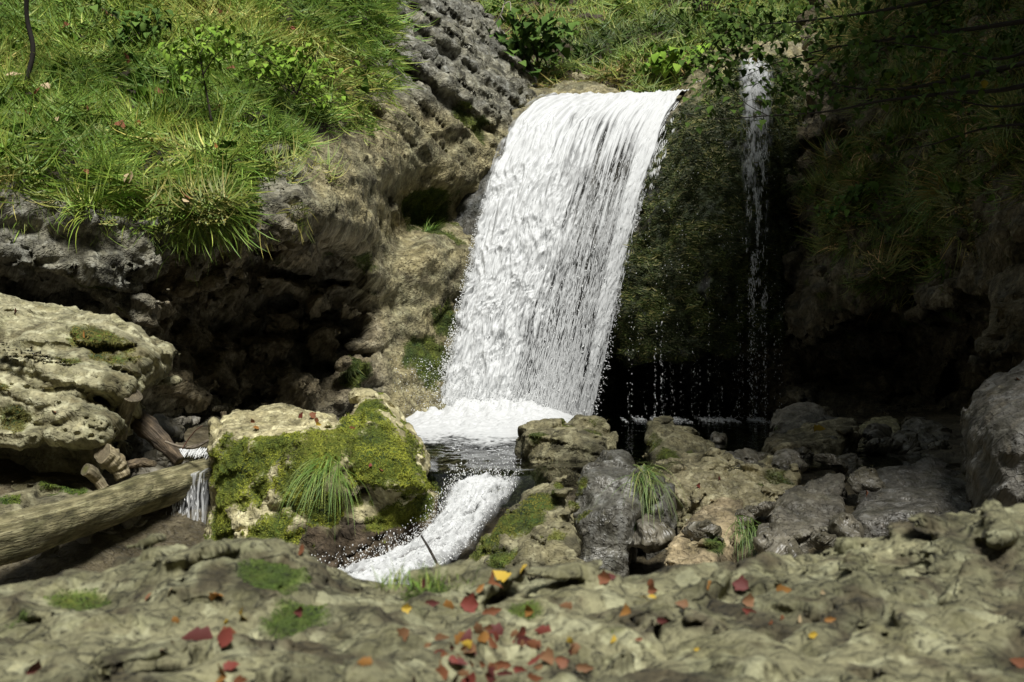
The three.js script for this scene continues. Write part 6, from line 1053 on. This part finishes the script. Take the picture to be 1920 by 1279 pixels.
for (const [px, py, k, s] of [
  [385, 1188, 'wine', 0.085], [420, 1192, 'red', 0.08], [440, 1180, 'rust', 0.06], [452, 1160, 'gold', 0.05], [432, 1162, 'gold', 0.035], [410, 1130, 'amber', 0.05], [405, 1133, 'amber', 0.04], [438, 1243, 'red', 0.045], [425, 1268, 'amber', 0.06], [455, 1272, 'rust', 0.05], [60, 1248, 'wine', 0.06], [650, 1250, 'wine', 0.045],
  [900, 1105, 'rust', 0.07], [880, 1132, 'red', 0.07], [915, 1138, 'rust', 0.06], [850, 1128, 'amber', 0.05], [960, 1088, 'gold', 0.065], [985, 1090, 'gold', 0.04], [858, 1190, 'amber', 0.055], [878, 1205, 'gold', 0.035], [820, 1128, 'wine', 0.05], [1022, 1175, 'red', 0.045], [960, 1190, 'red', 0.07], [935, 1205, 'rust', 0.06], [985, 1195, 'wine', 0.06], [1000, 1235, 'red', 0.07], [975, 1250, 'red', 0.05], [905, 1225, 'wine', 0.06], [870, 1250, 'wine', 0.06], [940, 1240, 'rust', 0.05], [1025, 1215, 'wine', 0.05], [840, 1265, 'rust', 0.06], [1000, 1268, 'rust', 0.05], [900, 1180, 'dun', 0.05], [930, 1260, 'wine', 0.06],
  [1205, 1146, 'gold', 0.05], [1225, 1142, 'gold', 0.04], [1180, 1160, 'amber', 0.045], [1130, 1082, 'rust', 0.05], [1150, 1080, 'wine', 0.05], [1380, 1100, 'wine', 0.06], [1370, 1106, 'rust', 0.05], [1405, 1138, 'red', 0.05], [1395, 1122, 'dun', 0.05], [1465, 1097, 'amber', 0.05], [1340, 1105, 'amber', 0.035], [1540, 1155, 'amber', 0.035], [1230, 1095, 'rust', 0.045], [1100, 1250, 'dun', 0.05], [580, 1030, 'rust', 0.06], [680, 1232, 'amber', 0.035], [1280, 1130, 'dun', 0.04], [760, 1180, 'dun', 0.045], [1910, 1240, 'rust', 0.05], [1060, 1130, 'dun', 0.04], [1000, 1140, 'amber', 0.04],
]) dropLeaf(slab, px, py, k, s * 0.62, onSlab);
for (let i = 0; i < 40; i++) { const k = ['wine', 'red', 'rust', 'dun', 'wine', 'rust', 'amber'][Math.floor(rl() * 7)]; dropLeaf(slab, 925 + 190 * (rl() + rl() - 1), 1225 + 75 * (rl() + rl() - 1), k, 0.014 + 0.022 * rl(), onSlab); }
for (let i = 0; i < 22; i++) { const k = ['rust', 'dun', 'amber', 'gold', 'wine', 'buff'][Math.floor(rl() * 6)]; dropLeaf(slab, 250 + 1300 * rl(), 1090 + 150 * rl(), k, 0.012 + 0.014 * rl(), onSlab); }
for (const [px, py, k, s] of [[562, 775, 'red', 0.055], [580, 775, 'rust', 0.05], [596, 781, 'rust', 0.055], [482, 797, 'amber', 0.05], [475, 783, 'rust', 0.04], [605, 790, 'gold', 0.035], [660, 795, 'rust', 0.04]]) dropLeaf(mossy.s, px, py, k, s, onMoss);
for (const [px, py, k, s] of [[578, 945, 'gold', 0.05], [700, 870, 'red', 0.03], [724, 885, 'rust', 0.03]]) dropLeaf(mossy.s, px, py, k, s, 'caught on the mossy boulder face');
const slope = [[225, 255, 'rust', 0.13], [228, 268, 'rust', 0.11], [218, 245, 'buff', 0.1], [310, 185, 'rust', 0.1], [75, 195, 'dun', 0.12], [85, 190, 'rust', 0.1], [258, 350, 'buff', 0.14], [248, 346, 'buff', 0.08], [400, 288, 'amber', 0.1], [385, 318, 'rust', 0.09], [415, 220, 'rust', 0.1], [255, 125, 'rust', 0.1], [30, 160, 'buff', 0.12], [200, 120, 'rust', 0.08], [100, 175, 'buff', 0.08], [250, 208, 'buff', 0.07], [295, 293, 'buff', 0.07], [345, 225, 'amber', 0.07], [160, 338, 'rust', 0.09], [315, 405, 'rust', 0.1], [340, 398, 'rust', 0.1], [130, 58, 'rust', 0.09], [205, 40, 'rust', 0.12], [445, 140, 'rust', 0.1], [560, 78, 'rust', 0.1], [545, 80, 'rust', 0.09], [415, 35, 'rust', 0.09], [615, 5, 'red', 0.1], [100, 230, 'amber', 0.07], [345, 408, 'buff', 0.08], [455, 240, 'red', 0.07], [380, 12, 'buff', 0.08], [120, 240, 'buff', 0.06], [70, 225, 'rust', 0.08], [180, 225, 'rust', 0.07], [265, 240, 'amber', 0.06], [500, 60, 'rust', 0.08], [300, 60, 'dun', 0.1], [660, 60, 'buff', 0.08], [575, 270, 'rust', 0.08]];
for (const [px, py, k, s] of slope) { const l = dropLeaf(west, px, py, k, s, onGrass); l.position.y += 0.07; l.position.z += 0.08; }
for (const [rock, px, py, k, s, where] of [['ledge_boulder', 1535, 798, 'gold', 0.1, 'on the flat tan top of the angular boulder'], ['tan_grit_stone', 1428, 1022, 'rust', 0.06, 'on the dull gritty stone'], ['wet_bedrock_ledge', 1352, 893, 'wine', 0.05, 'in a hollow of the pale wet bedrock'], ['wet_bedrock_ledge', 1300, 905, 'red', 0.035, 'on the pale wet bedrock'], ['brown_slab', 1412, 945, 'red', 0.05, 'beside the dark brown slab'], ['big_flat_slab', 1615, 920, 'rust', 0.045, 'on the large flat slate-grey slab'], ['big_flat_slab', 1680, 892, 'buff', 0.03, 'on the large flat slate-grey slab'], ['layered_boulder', 45, 580, 'red', 0.08, 'on the crest of the layered boulder'], ['layered_boulder', 165, 622, 'amber', 0.05, 'on the ledges of the layered boulder'], ['layered_boulder', 95, 770, 'rust', 0.05, 'on the ledges of the layered boulder'], ['round_grey_boulder', 1895, 710, 'rust', 0.05, 'on the big rounded grey boulder']]) dropLeaf(rocks[rock].s, px, py, k, s, where);
renderer.render(scene, camera);
